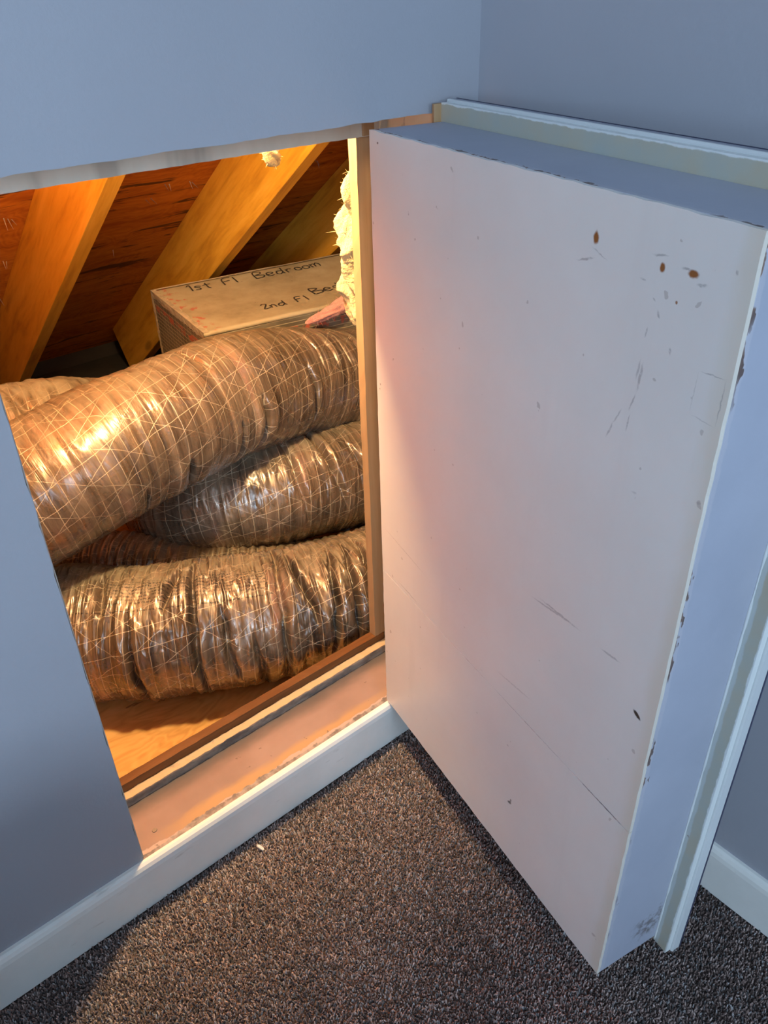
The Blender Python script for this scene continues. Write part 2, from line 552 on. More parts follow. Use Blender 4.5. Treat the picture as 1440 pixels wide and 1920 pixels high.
def carpet(x0, x1, y0, y1, step):
    gx, gy = np.meshgrid(np.arange(x0, x1, step), np.arange(y0, y1, step))
    px = gx.ravel() + rng.uniform(-0.45, 0.45, gx.size) * step
    py = gy.ravel() + rng.uniform(-0.45, 0.45, gx.size) * step
    keep = (py < -BBT - 0.001) & (px < X1 - BBT - 0.001) & ~((px < -0.27) & (py < -0.34) & (py > -0.89))
    px, py = px[keep], py[keep]
    N = px.size
    ht = rng.uniform(0.0035, 0.0075, N) * (0.75 + 0.5 * fbm(px * 14, py * 14, 5, 3))
    rad = rng.uniform(0.0012, 0.0022, N)
    ang = rng.uniform(0, 2 * np.pi, N)
    lean = rng.uniform(0, 0.0034, N)
    la = rng.uniform(0, 2 * np.pi, N) 
    V = np.zeros((N, 6, 3), np.float32)
    for k in range(3):
        a = ang + k * 2 * np.pi / 3
        V[:, k, 0] = px + rad * np.cos(a)
        V[:, k, 1] = py + rad * np.sin(a)
        V[:, k, 2] = -0.0045
        a2 = a + 0.6
        V[:, 3 + k, 0] = px + lean * np.cos(la) + rad * 0.62 * np.cos(a2)
        V[:, 3 + k, 1] = py + lean * np.sin(la) + rad * 0.62 * np.sin(a2)
        V[:, 3 + k, 2] = -0.004 + ht
    base = (np.arange(N) * 6)[:, None]
    tri = np.array([[0, 1, 4], [0, 4, 3], [1, 2, 5], [1, 5, 4], [2, 0, 3], [2, 3, 5], [3, 4, 5]])
    F = (base[:, None, :] + tri[None, :, :]).reshape(-1, 3)
    me = bpy.data.meshes.new('carpet_pile')
    me.vertices.add(N * 6)
    me.vertices.foreach_set('co', V.ravel())
    nf = F.shape[0]
    me.loops.add(nf * 3)
    me.loops.foreach_set('vertex_index', F.ravel().astype(np.int32))
    me.polygons.add(nf)
    me.polygons.foreach_set('loop_start', (np.arange(nf) * 3).astype(np.int32))
    me.update(calc_edges=True)
    pal = np.array([[0.072, 0.052, 0.046], [0.185, 0.130, 0.116], [0.345, 0.255, 0.232], [0.58, 0.47, 0.44]], np.float32)
    t = np.clip(rng.normal(0.45, 0.30, N) + 0.5 * (fbm(px * 6, py * 6, 9, 3) - 0.5), 0, 0.999) * 3
    i = t.astype(int)
    f_ = (t - i)[:, None]
    C = pal[i] * (1 - f_) + pal[np.minimum(i + 1, 3)] * f_
    grey = (rng.random(N) < 0.22)[:, None]
    C = np.where(grey, C.mean(1, keepdims=True) * np.array([[1.0, 0.97, 1.0]]), C)
    CC = np.ones((N, 6, 4), np.float32)
    CC[:, :, :3] = C[:, None, :]
    at_ = me.attributes.new('tuft', 'FLOAT_COLOR', 'POINT')
    at_.data.foreach_set('color', CC.ravel())
    me.materials.append(M_PILE)
    o = bpy.data.objects.new('carpet_pile', me)
    col.objects.link(o)
    return o


cp = carpet(-0.42, X1, -1.02, 0.0, 0.0031)
tag(cp, 'brown and grey flecked cut pile carpet covering the room floor', 'carpet', kind='stuff')

# two small flakes lying on the carpet by the baseboard
M_FLAKE = NM('paint_flake').set(color=(0.70, 0.70, 0.66), rough=0.5).m
M_CHIP = NM('wood_chip').set(color=(0.33, 0.24, 0.15), rough=0.7).m


def flake(name, loc, size, mat, seed, label, cat):
    r = random.Random(seed)
    k = 9
    top = []
    for i in range(k):
        a = 2 * math.pi * i / k
        q = size * r.uniform(0.6, 1.1)
        top.append((q * math.cos(a) * 1.3, q * math.sin(a) * 0.8))
    o = prism(name, top, 2, 0.0, 0.0013, mat)
    o.location = loc
    o.rotation_euler = (0.35, -0.25, r.uniform(0, 3))
    tag(o, label, cat)


flake('paint_flake', (0.172, -0.043, 0.0052), 0.0055, M_FLAKE, 2, 'white flake of paint lying on the carpet beside the baseboard', 'paint flake')
flake('wood_chip', (0.055, -0.062, 0.0045), 0.0045, M_CHIP, 4, 'tiny brown chip of debris on the carpet below the hatch sill', 'debris')

# ------------------------------------------------------------------ low chest added out of frame to shade the lower left wall
M_SHADOW_CHEST = wood('chest_oak', (0.20, 0.12, 0.06), (0.28, 0.18, 0.10), (0.36, 0.24, 0.14), axis=0)
chest = empty('blanket_chest', (-0.74, -0.62, -0.0035))
tag(chest, 'low oak blanket chest standing on the carpet away from the hatch', 'chest')
box('body', (-0.44, -0.24, 0.03), (0.44, 0.24, 0.50), M_SHADOW_CHEST, chest, 0.004)
box('lid', (-0.46, -0.26, 0.502), (0.46, 0.26, 0.545), M_SHADOW_CHEST, chest, 0.006)
for sx in (-1, 1):
    for sy in (-1, 1):
        box('foot', (sx * 0.40 - 0.03, sy * 0.20 - 0.03, 0.0), (sx * 0.40 + 0.03, sy * 0.20 + 0.03, 0.0298), M_SHADOW_CHEST, chest)

# ------------------------------------------------------------------ the access door, swung open
TH = 1.3724
D_W, D_H, D_T = 0.5675, 0.956, 0.104
SEAM = 0.300
door = empty('door_1', (0.4876, -0.0006, 0.1000), TH + math.pi)
tag(door, 'open thick attic hatch door, white scuffed inner face and grey painted edges', 'door', kind='structure')


def seg(a, b, hw, s):
    """a scratch from a to b as a thin ellipse"""
    dx, dz = b[0] - a[0], b[1] - a[1]
    L = math.hypot(dx, dz)
    return ((a[0] + b[0]) / 2, (a[1] + b[1]) / 2, L / 2 * 1.15, hw, math.atan2(dz, dx), s)


RUST = [(0.4052, 0.917, 0.0042, 0.0070, 0.0, 1.0), (0.4826, 0.9103, 0.0036, 0.0050, 0, 1.0), (0.5135, 0.9131, 0.0068, 0.0036, 0.08, 1.0),
        (0.5022, 0.8881, 0.0016, 0.0018, 0, 0.9)]
HOLES = [(0.5452, 0.4687, 0.0070, 0.0034, -0.55, 1.0), (0.3629, 0.1202, 0.0055, 0.0034, 0.5, 0.8), (0.3655, 0.1262, 0.0018, 0.0040, 0.1, 0.7),
         (0.0097, 0.6313, 0.0016, 0.0022, 0, 0.6), (0.0082, 0.6235, 0.0016, 0.0018, 0, 0.5), (0.020, 0.944, 0.0022, 0.0018, 0, 0.8)]
SCUFF = [seg((0.3831, 0.8929), (0.4062, 0.9002), 0.0016, 0.55), seg((0.4695, 0.918), (0.4876, 0.9205), 0.0014, 0.5), seg((0.501, 0.9149), (0.513, 0.9151), 0.0014, 0.55),
         seg((0.5177, 0.9065), (0.5287, 0.9078), 0.0018, 0.5), seg((0.4754, 0.8511), (0.4781, 0.8612), 0.0014, 0.5), seg((0.5033, 0.8512), (0.5051, 0.8454), 0.0016, 0.5),
         seg((0.4764, 0.8011), (0.4785, 0.8304), 0.0022, 0.5), seg((0.4735, 0.8111), (0.4755, 0.8334), 0.0016, 0.4), seg((0.4705, 0.7816), (0.4759, 0.8002), 0.0014, 0.5),
         seg((0.4707, 0.7606), (0.4734, 0.7803), 0.0012, 0.45), seg((0.4479, 0.7449), (0.4548, 0.7644), 0.0014, 0.45), seg((0.454, 0.7614), (0.4626, 0.781), 0.0012, 0.4),
         seg((0.5508, 0.9262), (0.5519, 0.9216), 0.0020, 0.45), seg((0.366, 0.4996), (0.4399, 0.5102), 0.0018, 0.5), seg((0.3799, 0.5070), (0.453, 0.5102), 0.0020, 0.55),
         seg((0.4825, 0.5105), (0.5123, 0.5137), 0.0020, 0.5), seg((0.3121, 0.3351), (0.3888, 0.3458), 0.0018, 0.3), seg((0.4841, 0.8773), (0.4885, 0.8703), 0.0018, 0.5),
         seg((0.4778, 0.8851), (0.4818, 0.8827), 0.0012, 0.45), seg((0.4609, 0.8972), (0.4683, 0.8965), 0.0012, 0.4), seg((0.4013, 0.9086), (0.4226, 0.9009), 0.0008, 0.4),
         seg((0.5357, 0.8432), (0.5623, 0.8451), 0.0008, 0.5), seg((0.5623, 0.8451), (0.5614, 0.8042), 0.0009, 0.5), seg((0.5357, 0.8432), (0.5348, 0.806), 0.0007, 0.25),
         seg((0.5348, 0.806), (0.5614, 0.8042), 0.0008, 0.28), seg((0.0033, 0.3881), (0.136, 0.3739), 0.0006, 0.6), seg((0.0479, 0.3085), (0.1149, 0.3062), 0.0007, 0.7),
         seg((0.475, SEAM), (0.566, SEAM), 0.0013, 1.0), seg((0.30, SEAM), (0.48, SEAM), 0.0008, 0.5), seg((0.4890, 0.7074), (0.4960, 0.7090), 0.0018, 0.3), seg((0.5590, 0.7343), (0.5650, 0.7360), 0.0018, 0.45)]

n = NM('door_back_white')
p = n.coord()
wob = n.mix(1.0, p, n.node('ShaderNodeTexNoise').outputs[1], 'MIX')
nz = n.node('ShaderNodeTexNoise')
n.put(nz.inputs['Vector'], p)
nz.inputs['Scale'].default_value = 160
nz.inputs['Detail'].default_value = 3
pd = n.vmath('ADD', p, n.vmath('SCALE', n.vmath('SUBTRACT', nz.outputs['Color'], (0.5, 0.5, 0.5))))
pd.node.inputs[1].links[0].from_node.inputs['Scale'].default_value = 0.0032
base = n.ramp(n.noise(p, 3.5, 5, 0.6), [(0.3, (0.70, 0.68, 0.66)), (0.7, (0.78, 0.765, 0.745))])
streak = n.noise(n.mapping(p, scale=(1.0, 1.0, 0.10)), 18, 4, 0.6)
base = n.mix(n.mapr(streak, 0.58, 0.75, 0, 0.22), base, (0.64, 0.61, 0.59))
# worn yellowing towards the latch edge
x, y, z = n.sep(p)
ew = n.math('ADD', x, n.math('MULTIPLY', n.math('SUBTRACT', n.noise(n.mapping(p, scale=(1, 1, 0.3)), 24, 4, 0.6), 0.5), 0.025))
base = n.mix(n.mapr(ew, 0.545, 0.566, 0, 0.45), base, (0.62, 0.55, 0.42))
sc_m = n.math('MULTIPLY', n.spots(pd, SCUFF, 0.3), n.mapr(n.noise(n.mapping(p, scale=(1, 1, 1)), 240, 3, 0.7), 0.30, 0.55, 0.35, 1.0))
base = n.mix(sc_m, base, (0.20, 0.19, 0.20))
base = n.mix(n.spots(pd, RUST, 0.5), base, (0.26, 0.095, 0.025))
base = n.mix(n.spots(pd, HOLES, 0.55), base, (0.045, 0.030, 0.022))
# faint specks
base = n.mix(n.mapr(n.noise(p, 70, 2, 0.4), 0.735, 0.755, 0, 0.5), base, (0.36, 0.32, 0.30))
n.t.nodes.remove(wob.node)
n.set(color=base, rough=0.42, spec=0.4)
n.bump(n.noise(p, 25, 5, 0.6), 0.12, 0.002)
M_DBACK = n.m

n = NM('door_edge_blue_grey')
p = n.coord()
x, y, z = n.sep(p)
base = n.ramp(n.noise(p, 5, 4, 0.6), [(0.3, (0.345, 0.375, 0.465)), (0.7, (0.405, 0.435, 0.530))])
nn = n.noise(n.mapping(p, scale=(1, 1, 0.45)), 95, 3, 0.6)
lowf = n.noise(n.mapping(p, scale=(1, 1, 1)), 9, 2, 0.5)
# pale paint band then chips down to brown wood along the sharp edge to the white face
lip = n.mapr(n.math('ADD', y, n.math('MULTIPLY', n.math('SUBTRACT', nn, 0.5), 0.008)), 0.0120, 0.0095)
base = n.mix(n.math('MULTIPLY', lip, 0.45), base, (0.50, 0.50, 0.56))
chip = n.math('MULTIPLY', n.mapr(n.math('ADD', y, n.math('MULTIPLY', n.math('SUBTRACT', nn, 0.5), 0.030)), 0.0066, 0.0052), n.mapr(lowf, 0.48, 0.55))
base = n.mix(n.math('MULTIPLY', chip, 0.9), base, n.ramp(nn, [(0.4, (0.09, 0.05, 0.035)), (0.6, (0.27, 0.15, 0.09))]))
# dark rubbed patch at the foot of the latch edge
rub = n.math('MULTIPLY', n.math('MULTIPLY', n.mapr(n.math('ADD', n.math('ABSOLUTE', n.math('SUBTRACT', z, 0.05)), n.math('MULTIPLY', nn, 0.06)), 0.062, 0.042), n.mapr(y, 0.04, 0.075)),
             n.mapr(n.noise(p, 80, 4, 0.7), 0.42, 0.62))
base = n.mix(n.math('MULTIPLY', rub, 0.75), base, (0.10, 0.08, 0.07))
n.set(color=base, rough=0.45, spec=0.4)
n.bump(n.math('ADD', n.noise(n.mapping(p, scale=(1, 1, 0.2)), 60, 4, 0.6), n.math('MULTIPLY', chip, -1.5)), 0.25, 0.0015)
M_DEDGE = n.m

n = NM('casing_pale_paint')
p = n.coord()
x, y, z = n.sep(p)
q = n.noise(n.mapping(p, scale=(0.7, 1, 0.7)), 14, 5, 0.65)
base = n.ramp(q, [(0.34, (0.40, 0.44, 0.41)), (0.50, (0.44, 0.44, 0.37)), (0.68, (0.47, 0.42, 0.31))])
dd = n.math('MAXIMUM', n.math('SUBTRACT', x, D_W), n.math('SUBTRACT', z, D_H))
dd = n.math('ADD', dd, n.math('MULTIPLY', n.math('SUBTRACT', n.noise(p, 40, 4, 0.65), 0.5), 0.006))
dx_ = n.math('ADD', n.math('SUBTRACT', x, D_W), n.math('MULTIPLY', n.math('SUBTRACT', n.noise(p, 40, 4, 0.65), 0.5), 0.006))
base = n.mix(n.math('MULTIPLY', n.mapr(dx_, 0.0075, 0.0055, 0, 0.75), n.mapr(x, D_W - 0.002, D_W)), base, (0.52, 0.58, 0.60))
base = n.mix(n.mapr(dd, 0.0185, 0.0200, 0, 0.9), base, (0.74, 0.79, 0.80))
base = n.mix(n.mapr(n.noise(p, 48, 2, 0.6, 0.5), 0.725, 0.755, 0, 0.8), base, (0.20, 0.11, 0.07))
n.set(color=base, rough=0.42)
n.bump(q, 0.2, 0.002)
M_CASB = n.m
n = paint('casing_white', (0.60, 0.64, 0.66), 0.05, 0.4, 0.15, 60)
M_CASW = n.m
n = paint('casing_front_blue_grey', (0.30, 0.32, 0.40), 0.05, 0.45, 0.1, 80)
M_CASF = n.m
M_SHADOWLINE = NM('dark_gap_line').set(color=(0.045, 0.05, 0.10), rough=0.6).m  # shadow line at the casing's outer edge, modelled as a dark strip

# slab
bm = bmesh.new()
bm_box(bm, (0, 0.0045, 0), (D_W, D_T, D_H))
bmesh.ops.bevel(bm, geom=list(bm.edges), offset=0.0008, segments=1, affect='EDGES')
bmobj('slab', bm, M_DEDGE, door)
# two white back sheets meeting at a seam; slightly irregular, softly bowed edges
def back_sheet(z0, z1, seed):
    r = random.Random(seed)
    k = 40
    poly = []
    for i in range(k + 1):
        poly.append((D_W * i / k, z0 + (r.uniform(-0.0006, 0.0006) if 0 < i < k else 0)))
    for i in range(1, k):
        poly.append((D_W + r.uniform(-0.0007, 0.0002), z0 + (z1 - z0) * i / k))
    for i in range(k + 1):
        poly.append((D_W * (1 - i / k), z1 + (r.uniform(-0.0006, 0.0006) if 0 < i < k else 0)))
    for i in range(1, k):
        poly.append((0 + r.uniform(-0.0005, 0.0006), z1 + (z0 - z1) * i / k))
    return prism('back_sheet', poly, 1, 0.0, 0.0046, M_DBACK, door)


back_sheet(0.0, SEAM - 0.0006, 1)
back_sheet(SEAM + 0.0006, D_H, 2)


# casing on the room side of the door: pale rebated lip overlapping the slab, moulded front
OV = 0.021


def casing_piece(name, horizontal, a, b, edge):
    """profile: inner x' measured from the slab edge outward (edge = coordinate of slab edge)"""
    parent = empty('casing', (0, 0, 0))
    parent.parent = door
    lip = [(-0.055, D_T), (OV, D_T), (OV, D_T + 0.010), (-0.055, D_T + 0.010)]
    rim = [(-0.055, D_T + 0.0102), (OV + 0.0015, D_T + 0.0080), (OV + 0.0035, D_T + 0.0090), (OV + 0.0035, D_T + 0.0120), (-0.055, D_T + 0.0130)]
    face = [(-0.055, D_T + 0.0132), (OV + 0.0030, D_T + 0.0122), (OV + 0.0030, D_T + 0.0215), (-0.020, D_T + 0.0235), (-0.040, D_T + 0.019), (-0.055, D_T + 0.019)]
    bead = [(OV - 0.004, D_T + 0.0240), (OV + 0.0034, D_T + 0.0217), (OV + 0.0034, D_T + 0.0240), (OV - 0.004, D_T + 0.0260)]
    for nm, pr, mt in (('lip', lip, M_CASB), ('rim', rim, M_CASW), ('face', face, M_CASF if horizontal else M_CASW), ('outer_bead', bead, M_SHADOWLINE)):
        verts, k = [], len(pr)
        for end in (0, 1):
            for (o_, y_) in pr:
                if horizontal:      # runs along x; o_ goes up; mitred at both ends
                    xx = a - o_ * 0.0 if end == 0 else b + o_
                    verts.append((xx, y_, edge + o_))
                else:               # runs along z; o_ goes outward in x; mitred at top
                    zz = a if end == 0 else b + o_
                    verts.append((edge + o_, y_, zz))
        bm = bmesh.new()
        vv = [bm.verts.new(v) for v in verts]
        bm.faces.new(vv[:k])
        bm.faces.new(vv[k:])
        for i in range(k):
            j = (i + 1) % k
            bm.faces.new((vv[i], vv[j], vv[k + j], vv[k + i]))
        bmobj(nm, bm, mt, parent)
    return parent


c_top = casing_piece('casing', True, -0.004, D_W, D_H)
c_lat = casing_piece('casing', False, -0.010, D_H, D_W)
# rounded white bead of paint along the inner corner of slab and lip
def paint_ridge(a, b, seed):
    r = random.Random(seed)
    a, b = Vector(a), Vector(b)
    d = (b - a).normalized()
    s1 = Vector((0, 1, 0))
    s2 = d.cross(s1)
    bm = bmesh.new()
    rings = []
    K = 60
    for i in range(K + 1):
        c_ = a.lerp(b, i / K)
        rr = 0.0016 * r.uniform(0.5, 1.25)
        rings.append([bm.verts.new(c_ + (s1 * math.cos(t) + s2 * math.sin(t)) * rr) for t in (0, 1.05, 2.1, 3.14, 4.2, 5.25)])
    for i in range(K):
        for j in range(6):
            bm.faces.new((rings[i][j], rings[i][(j + 1) % 6], rings[i + 1][(j + 1) % 6], rings[i + 1][j]))
    return bmobj('paint_ridge', bm, M_CASW, door, True)


paint_ridge((D_W + 0.0006, D_T - 0.001, -0.004), (D_W + 0.0006, D_T - 0.001, D_H + 0.018), 3)
# bare blocky end of the top casing at the hinge
box('casing_end', (-0.010, D_T - 0.010, D_H - 0.005), (-0.0045, D_T + 0.018, D_H + 0.020), M_JAMB, door, 0.001)

# ------------------------------------------------------------------ attic shell
A = math.radians(36.0)
TA, CA, SA = math.tan(A), math.cos(A), math.sin(A)
RC = 1.45                       # underside of rafters: z = RC - TA*y
RD = 0.184                      # rafter depth
AF = -0.045                     # attic floor height


def slope_pt(x, y, off):
    """point on the plane 'off' metres above the rafter underside (measured square to it), at plan position along slope"""
    return (x, y + off * SA, RC - TA * y + off * CA)


def slope_bar(name, x0, x1, y0, y1, o0, o1, mat, parent=None):
    """bar following the roof slope; local mesh axes: x across, y down the slope, z square to it"""
    L0, L1 = y0 / CA, y1 / CA
    bm = bmesh.new()
    bm_box(bm, (x0, L0, o0), (x1, L1, o1))
    bmesh.ops.bevel(bm, geom=list(bm.edges), offset=0.0012, segments=1, affect='EDGES')
    o = bmobj(name, bm, mat, parent)
    if parent is None:
        o.location = (0, 0, RC)
        o.rotation_euler = (-A, 0, 0)
    return o


Y_EAVE = 2.05
rafter_labels = {0: 'pine rafter hidden over the hatch edge, first before the bright one',
                 1: 'bright orange pine rafter nearest the wall edge of the hatch',
                 2: 'pine rafter with a diagonal shadow, ending above the dusty duct box',
                 3: 'shadowed pine rafter beside the yellow insulation, behind the duct box'}
for k in range(0, 4):
    xr = 0.5 + 0.4845 * (k - 1)
    rf = slope_bar('rafter', xr - 0.038, xr, 0.02, Y_EAVE, 0.0, RD, M_RAFTER)
    rf.data.materials[0] = M_RAFTER
    tag(rf, rafter_labels[k], 'rafter', 'roof rafters of the attic')
roof = empty('roof_panel', (0, 0, RC))
roof.rotation_euler = (-A, 0, 0)
tag(roof, kind='structure')
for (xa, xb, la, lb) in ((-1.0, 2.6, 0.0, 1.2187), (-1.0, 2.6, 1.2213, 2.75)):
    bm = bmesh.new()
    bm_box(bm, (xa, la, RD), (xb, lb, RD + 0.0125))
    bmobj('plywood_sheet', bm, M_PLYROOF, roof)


def nail_at(x, L, tilt, ln):
    bm = bmesh.new()
    bmesh.ops.create_cone(bm, cap_ends=True, segments=6, radius1=0.0016, radius2=0.0003, depth=ln)
    o = bmobj('nail', bm, M_NAIL, roof)
    o.location = (x, L, RD - ln / 2 + 0.002)
    o.rotation_euler = (math.pi + tilt, tilt * 0.7, 0)


def world_to_slope(x, y, z):
    dy, dz = y, z - RC
    return x, dy * CA - dz * SA, dy * SA + dz * CA


for (x_, y_, z_) in ((0.814, 1.234, 0.781), (0.826, 1.238, 0.778), (0.887, 1.24, 0.776), (0.900, 1.243, 0.773), (0.795, 1.285, 0.744), (0.782, 1.29, 0.741),
                     (0.417, 1.266, 0.758), (0.428, 1.27, 0.756), (0.405, 1.262, 0.76), (0.432, 1.462, 0.615), (0.440, 1.47, 0.61), (0.757, 1.53, 0.566),
                     (0.44, 1.66, 0.47), (0.452, 1.67, 0.465), (0.43, 1.675, 0.46), (0.447, 1.685, 0.455), (0.436, 1.69, 0.45), (1.30, 1.24, 0.776), (1.31, 1.25, 0.77)):
    sx, sl, so = world_to_slope(x_, y_, z_)
    nail_at(sx, sl, random.uniform(-0.4, 0.4), random.uniform(0.018, 0.032))

af = empty('floor_attic')
tag(af, kind='structure')
box('plywood_sheet', (-0.9, 0.129, AF - 0.015), (0.818, 1.25, AF), M_PLYFLOOR, af)
box('plywood_sheet', (0.8205, 0.129, AF - 0.015), (2.5, 1.25, AF), M_PLYFLOOR, af)
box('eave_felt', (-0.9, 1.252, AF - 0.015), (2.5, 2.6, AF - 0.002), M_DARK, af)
M_DIMWOOD = wood('attic_end_boards', (0.30, 0.16, 0.06), (0.42, 0.24, 0.09), (0.50, 0.30, 0.13), axis=2)
tag(box('wall_attic_near', (-1.0, 0.0, AF - 0.015), (-0.9, 2.5, 1.6), M_DIMWOOD), kind='structure')
tag(box('wall_attic_far', (2.5, 0.0, AF - 0.015), (2.6, 2.5, 1.6), M_DIMWOOD), kind='structure')
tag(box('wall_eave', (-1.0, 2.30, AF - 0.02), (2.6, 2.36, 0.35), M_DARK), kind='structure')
# studs and sheathing of the knee wall seen from inside, right and left of the hatch
kw = empty('wall_knee')
tag(kw, kind='structure')
box('wall_sheet', (-0.9, 0.010 + DT, AF), (-0.037, 0.030 + DT, 1.40), M_STUD, kw)
box('wall_sheet', (X1, 0.0, AF), (2.5, 0.030, 1.40), M_STUD, kw)
box('stud', (HOLE_W + 0.040, 0.030, AF), (HOLE_W + 0.078, 0.128, 1.35), M_STUD, kw)
box('wall_sheet', (-0.9, 0.010 + DT, 1.16), (2.5, 0.030 + DT, 1.42), M_STUD, kw)

# small offcuts lying in the dark at the eave
M_SCRAP = wood('offcut_wood', (0.30, 0.22, 0.12), (0.42, 0.32, 0.18), (0.5, 0.4, 0.24), axis=0)
for i, (x_, y_, lx, ly, rz, lb) in enumerate(((0.80, 2.02, 0.085, 0.045, 0.55, 'pale wood offcut nearest the bright rafter in the dark eave'),
                                              (0.935, 2.04, 0.11, 0.045, 0.15, 'middle pale wood offcut lying in the dark eave'),
                                              (1.045, 2.06, 0.05, 0.04, 0.1, 'small pale wood offcut by the foot of the shadowed rafter'))):
    bm = bmesh.new()
    bm_box(bm, (-lx / 2, -ly / 2, 0), (lx / 2, ly / 2, 0.018))
    bm_box(bm, (lx * 0.2, ly / 2, 0), (lx / 2, ly / 2 + 0.03, 0.018))
    o = bmobj('wood_offcut', bm, M_SCRAP)
    o.location = (x_, y_, AF - 0.002)
    o.rotation_euler = (0, 0, rz)
    tag(o, lb, 'wood scrap', 'wood offcuts at the eave')

# ------------------------------------------------------------------ insulated flexible ducts
def duct_material(name, film1, film2, dust, dust_amt, print_region=None, vscale=1.0):
    n = NM(name)
    uv = n.coord('UV')           # u = metres along, v = metres around
    u, v, _ = n.sep(uv)
    geo = n.node('ShaderNodeNewGeometry')
    p = n.coord('Object')
    wob = n.noise(uv, 9, 3, 0.6)
    wob2 = n.noise(uv, 34, 2, 0.5)
    w = n.math('ADD', n.math('MULTIPLY', n.math('SUBTRACT', wob, 0.5), 0.010), n.math('MULTIPLY', n.math('SUBTRACT', wob2, 0.5), 0.004))

    def lines(a, b, period, width, strength, wamp=1.0):
        d = n.math('ADD', n.math('ADD', n.math('MULTIPLY', u, a), n.math('MULTIPLY', v, b)), n.math('MULTIPLY', w, wamp))
        f = n.math('PINGPONG', d, period / 2)
        return n.mapr(f, width, width * 0.35, 0.0, strength)
    th = lines(1.0, 0.02, 0.0215, 0.00078, 0.60, 0.7)
    th = n.math('MAXIMUM', th, lines(0.22, 1.0, 0.039, 0.00074, 0.72, 0.9))
    th = n.math('MAXIMUM', th, lines(0.62, 0.80, 0.052, 0.00070, 0.68, 1.0))
    th = n.math('MAXIMUM', th, lines(0.62, -0.80, 0.060, 0.00070, 0.55, 1.0))
    th = n.math('MULTIPLY', th, n.mapr(n.noise(uv, 13, 3, 0.6), 0.30, 0.55, 0.25, 1.0))
    # film: translucent metallised brown, streaked hoop-wise by the folds of the wool behind it
    st = n.noise(n.mapping(uv, scale=(1.0, 0.06, 1.0)), 62, 4, 0.65)
    st2 = n.noise(n.mapping(uv, scale=(1.0, 0.12, 1.0)), 19, 3, 0.6)
    s = n.math('ADD', n.math('MULTIPLY', st, 0.62), n.math('MULTIPLY', st2, 0.5))
    c = n.ramp(s, [(0.40, film1), (0.55, tuple((a + b) / 2 for a, b in zip(film1, film2))), (0.70, film2)])
    c = n.mix(n.mapr(st2, 0.57, 0.70, 0, 0.65), c, (0.34, 0.20, 0.15))
    c = n.mix(n.math('MULTIPLY', th, 1.0), c, (0.64, 0.53, 0.37))
    rough = n.mapr(n.noise(uv, 30, 3, 0.6), 0.35, 0.65, 0.22, 0.42)
    if print_region is not None:
        u0, u1, v0, v1 = print_region
        reg = n.math('MULTIPLY', n.math('MULTIPLY', n.mapr(u, u0, u0 + 0.006), n.mapr(u, u1, u1 - 0.006)), n.math('MULTIPLY', n.mapr(v, v0, v0 + 0.003), n.mapr(v, v1, v1 - 0.003)))
        rows = n.mapr(n.math('PINGPONG', n.math('ADD', v, n.math('MULTIPLY', w, 0.15)), 0.0036), 0.0014, 0.0021)
        dash = n.mapr(n.noise(n.mapping(uv, scale=(1.0, 0.5, 1.0)), 330, 2, 0.7), 0.47, 0.52)
        word = n.mapr(n.noise(n.mapping(uv, scale=(1.0, 2.2, 1.0)), 60, 1, 0.5), 0.36, 0.44)
        pr_ = n.math('MULTIPLY', n.math('MULTIPLY', reg, rows), n.math('MULTIPLY', dash, word))
        # dark oval mark left of the paragraphs
        q = n.mapping(uv, loc=(u0 - 0.075, (v0 + v1) / 2 - 0.008, 0), scale=(0.030, 0.014, 1000), typ='TEXTURE')
        ov = n.mapr(n.vmath('LENGTH', q), 1.0, 0.85, 0, 0.55)
        ov = n.math('MULTIPLY', ov, n.mapr(n.noise(uv, 90, 3, 0.6), 0.35, 0.55, 0.35, 1))
        ln = n.math('MULTIPLY', n.mapr(n.math('ABSOLUTE', n.math('SUBTRACT', v, v1 + 0.012)), 0.0016, 0.0011),
                    n.math('MULTIPLY', n.mapr(n.noise(n.mapping(uv, scale=(1, 0.3, 1)), 230, 2, 0.7), 0.46, 0.52), n.mapr(u, u1 + 0.02, u1)))
        pr_ = n.math('MAXIMUM', n.math('MAXIMUM', pr_, ov), ln)
    # settled dust on surfaces that face up
    nz = n.sep(geo.outputs['Normal'])[2]
    dn = n.noise(n.mapping(uv, scale=(1.0, 0.4, 1)), 24, 5, 0.7)
    dm = n.mapr(n.math('ADD', nz, n.math('MULTIPLY', n.math('SUBTRACT', dn, 0.5), 0.9)), 0.70, 1.12, 0.0, dust_amt)
    c = n.mix(dm, c, dust)
    if print_region is not None:
        c = n.mix(n.math('MULTIPLY', pr_, 0.85), c, (0.025, 0.02, 0.018))
    rough = n.math('ADD', rough, n.math('MULTIPLY', dm, 0.5))
    n.set(color=c, rough=rough, spec=0.8, metal=n.math('MULTIPLY', n.math('SUBTRACT', 1.0, th), 0.28), coat=0.5, coat_rough=0.17)
    # crackle of the thin film
    cr = n.noise(n.mapping(uv, scale=(1.0, 0.22, 1.0)), 46, 4, 0.62, 0.8)
    cr2 = n.vor(n.mapping(uv, scale=(1.0, 0.45, 1.0)), 42)
    h = n.math('ADD', n.math('ADD', n.math('MULTIPLY', cr, 0.9), n.math('MULTIPLY', cr2, 0.35)), n.math('MULTIPLY', th, 0.10))
    n.bump(h, 0.42, 0.006)
    return n.m


def catmull(P, k):
    P = np.asarray(P, float)
    Q = np.vstack([2 * P[0] - P[1], P, 2 * P[-1] - P[-2]])
    out = []
    for i in range(1, len(Q) - 2):
        for j in range(k):
            t = j / k
            a, b, c, d = Q[i - 1], Q[i], Q[i + 1], Q[i + 2]
            out.append(0.5 * ((2 * b) + (-a + c) * t + (2 * a - 5 * b + 4 * c - d) * t * t + (-a + 3 * b - 3 * c + d) * t ** 3))
    out.append(Q[-2])
    return np.array(out)


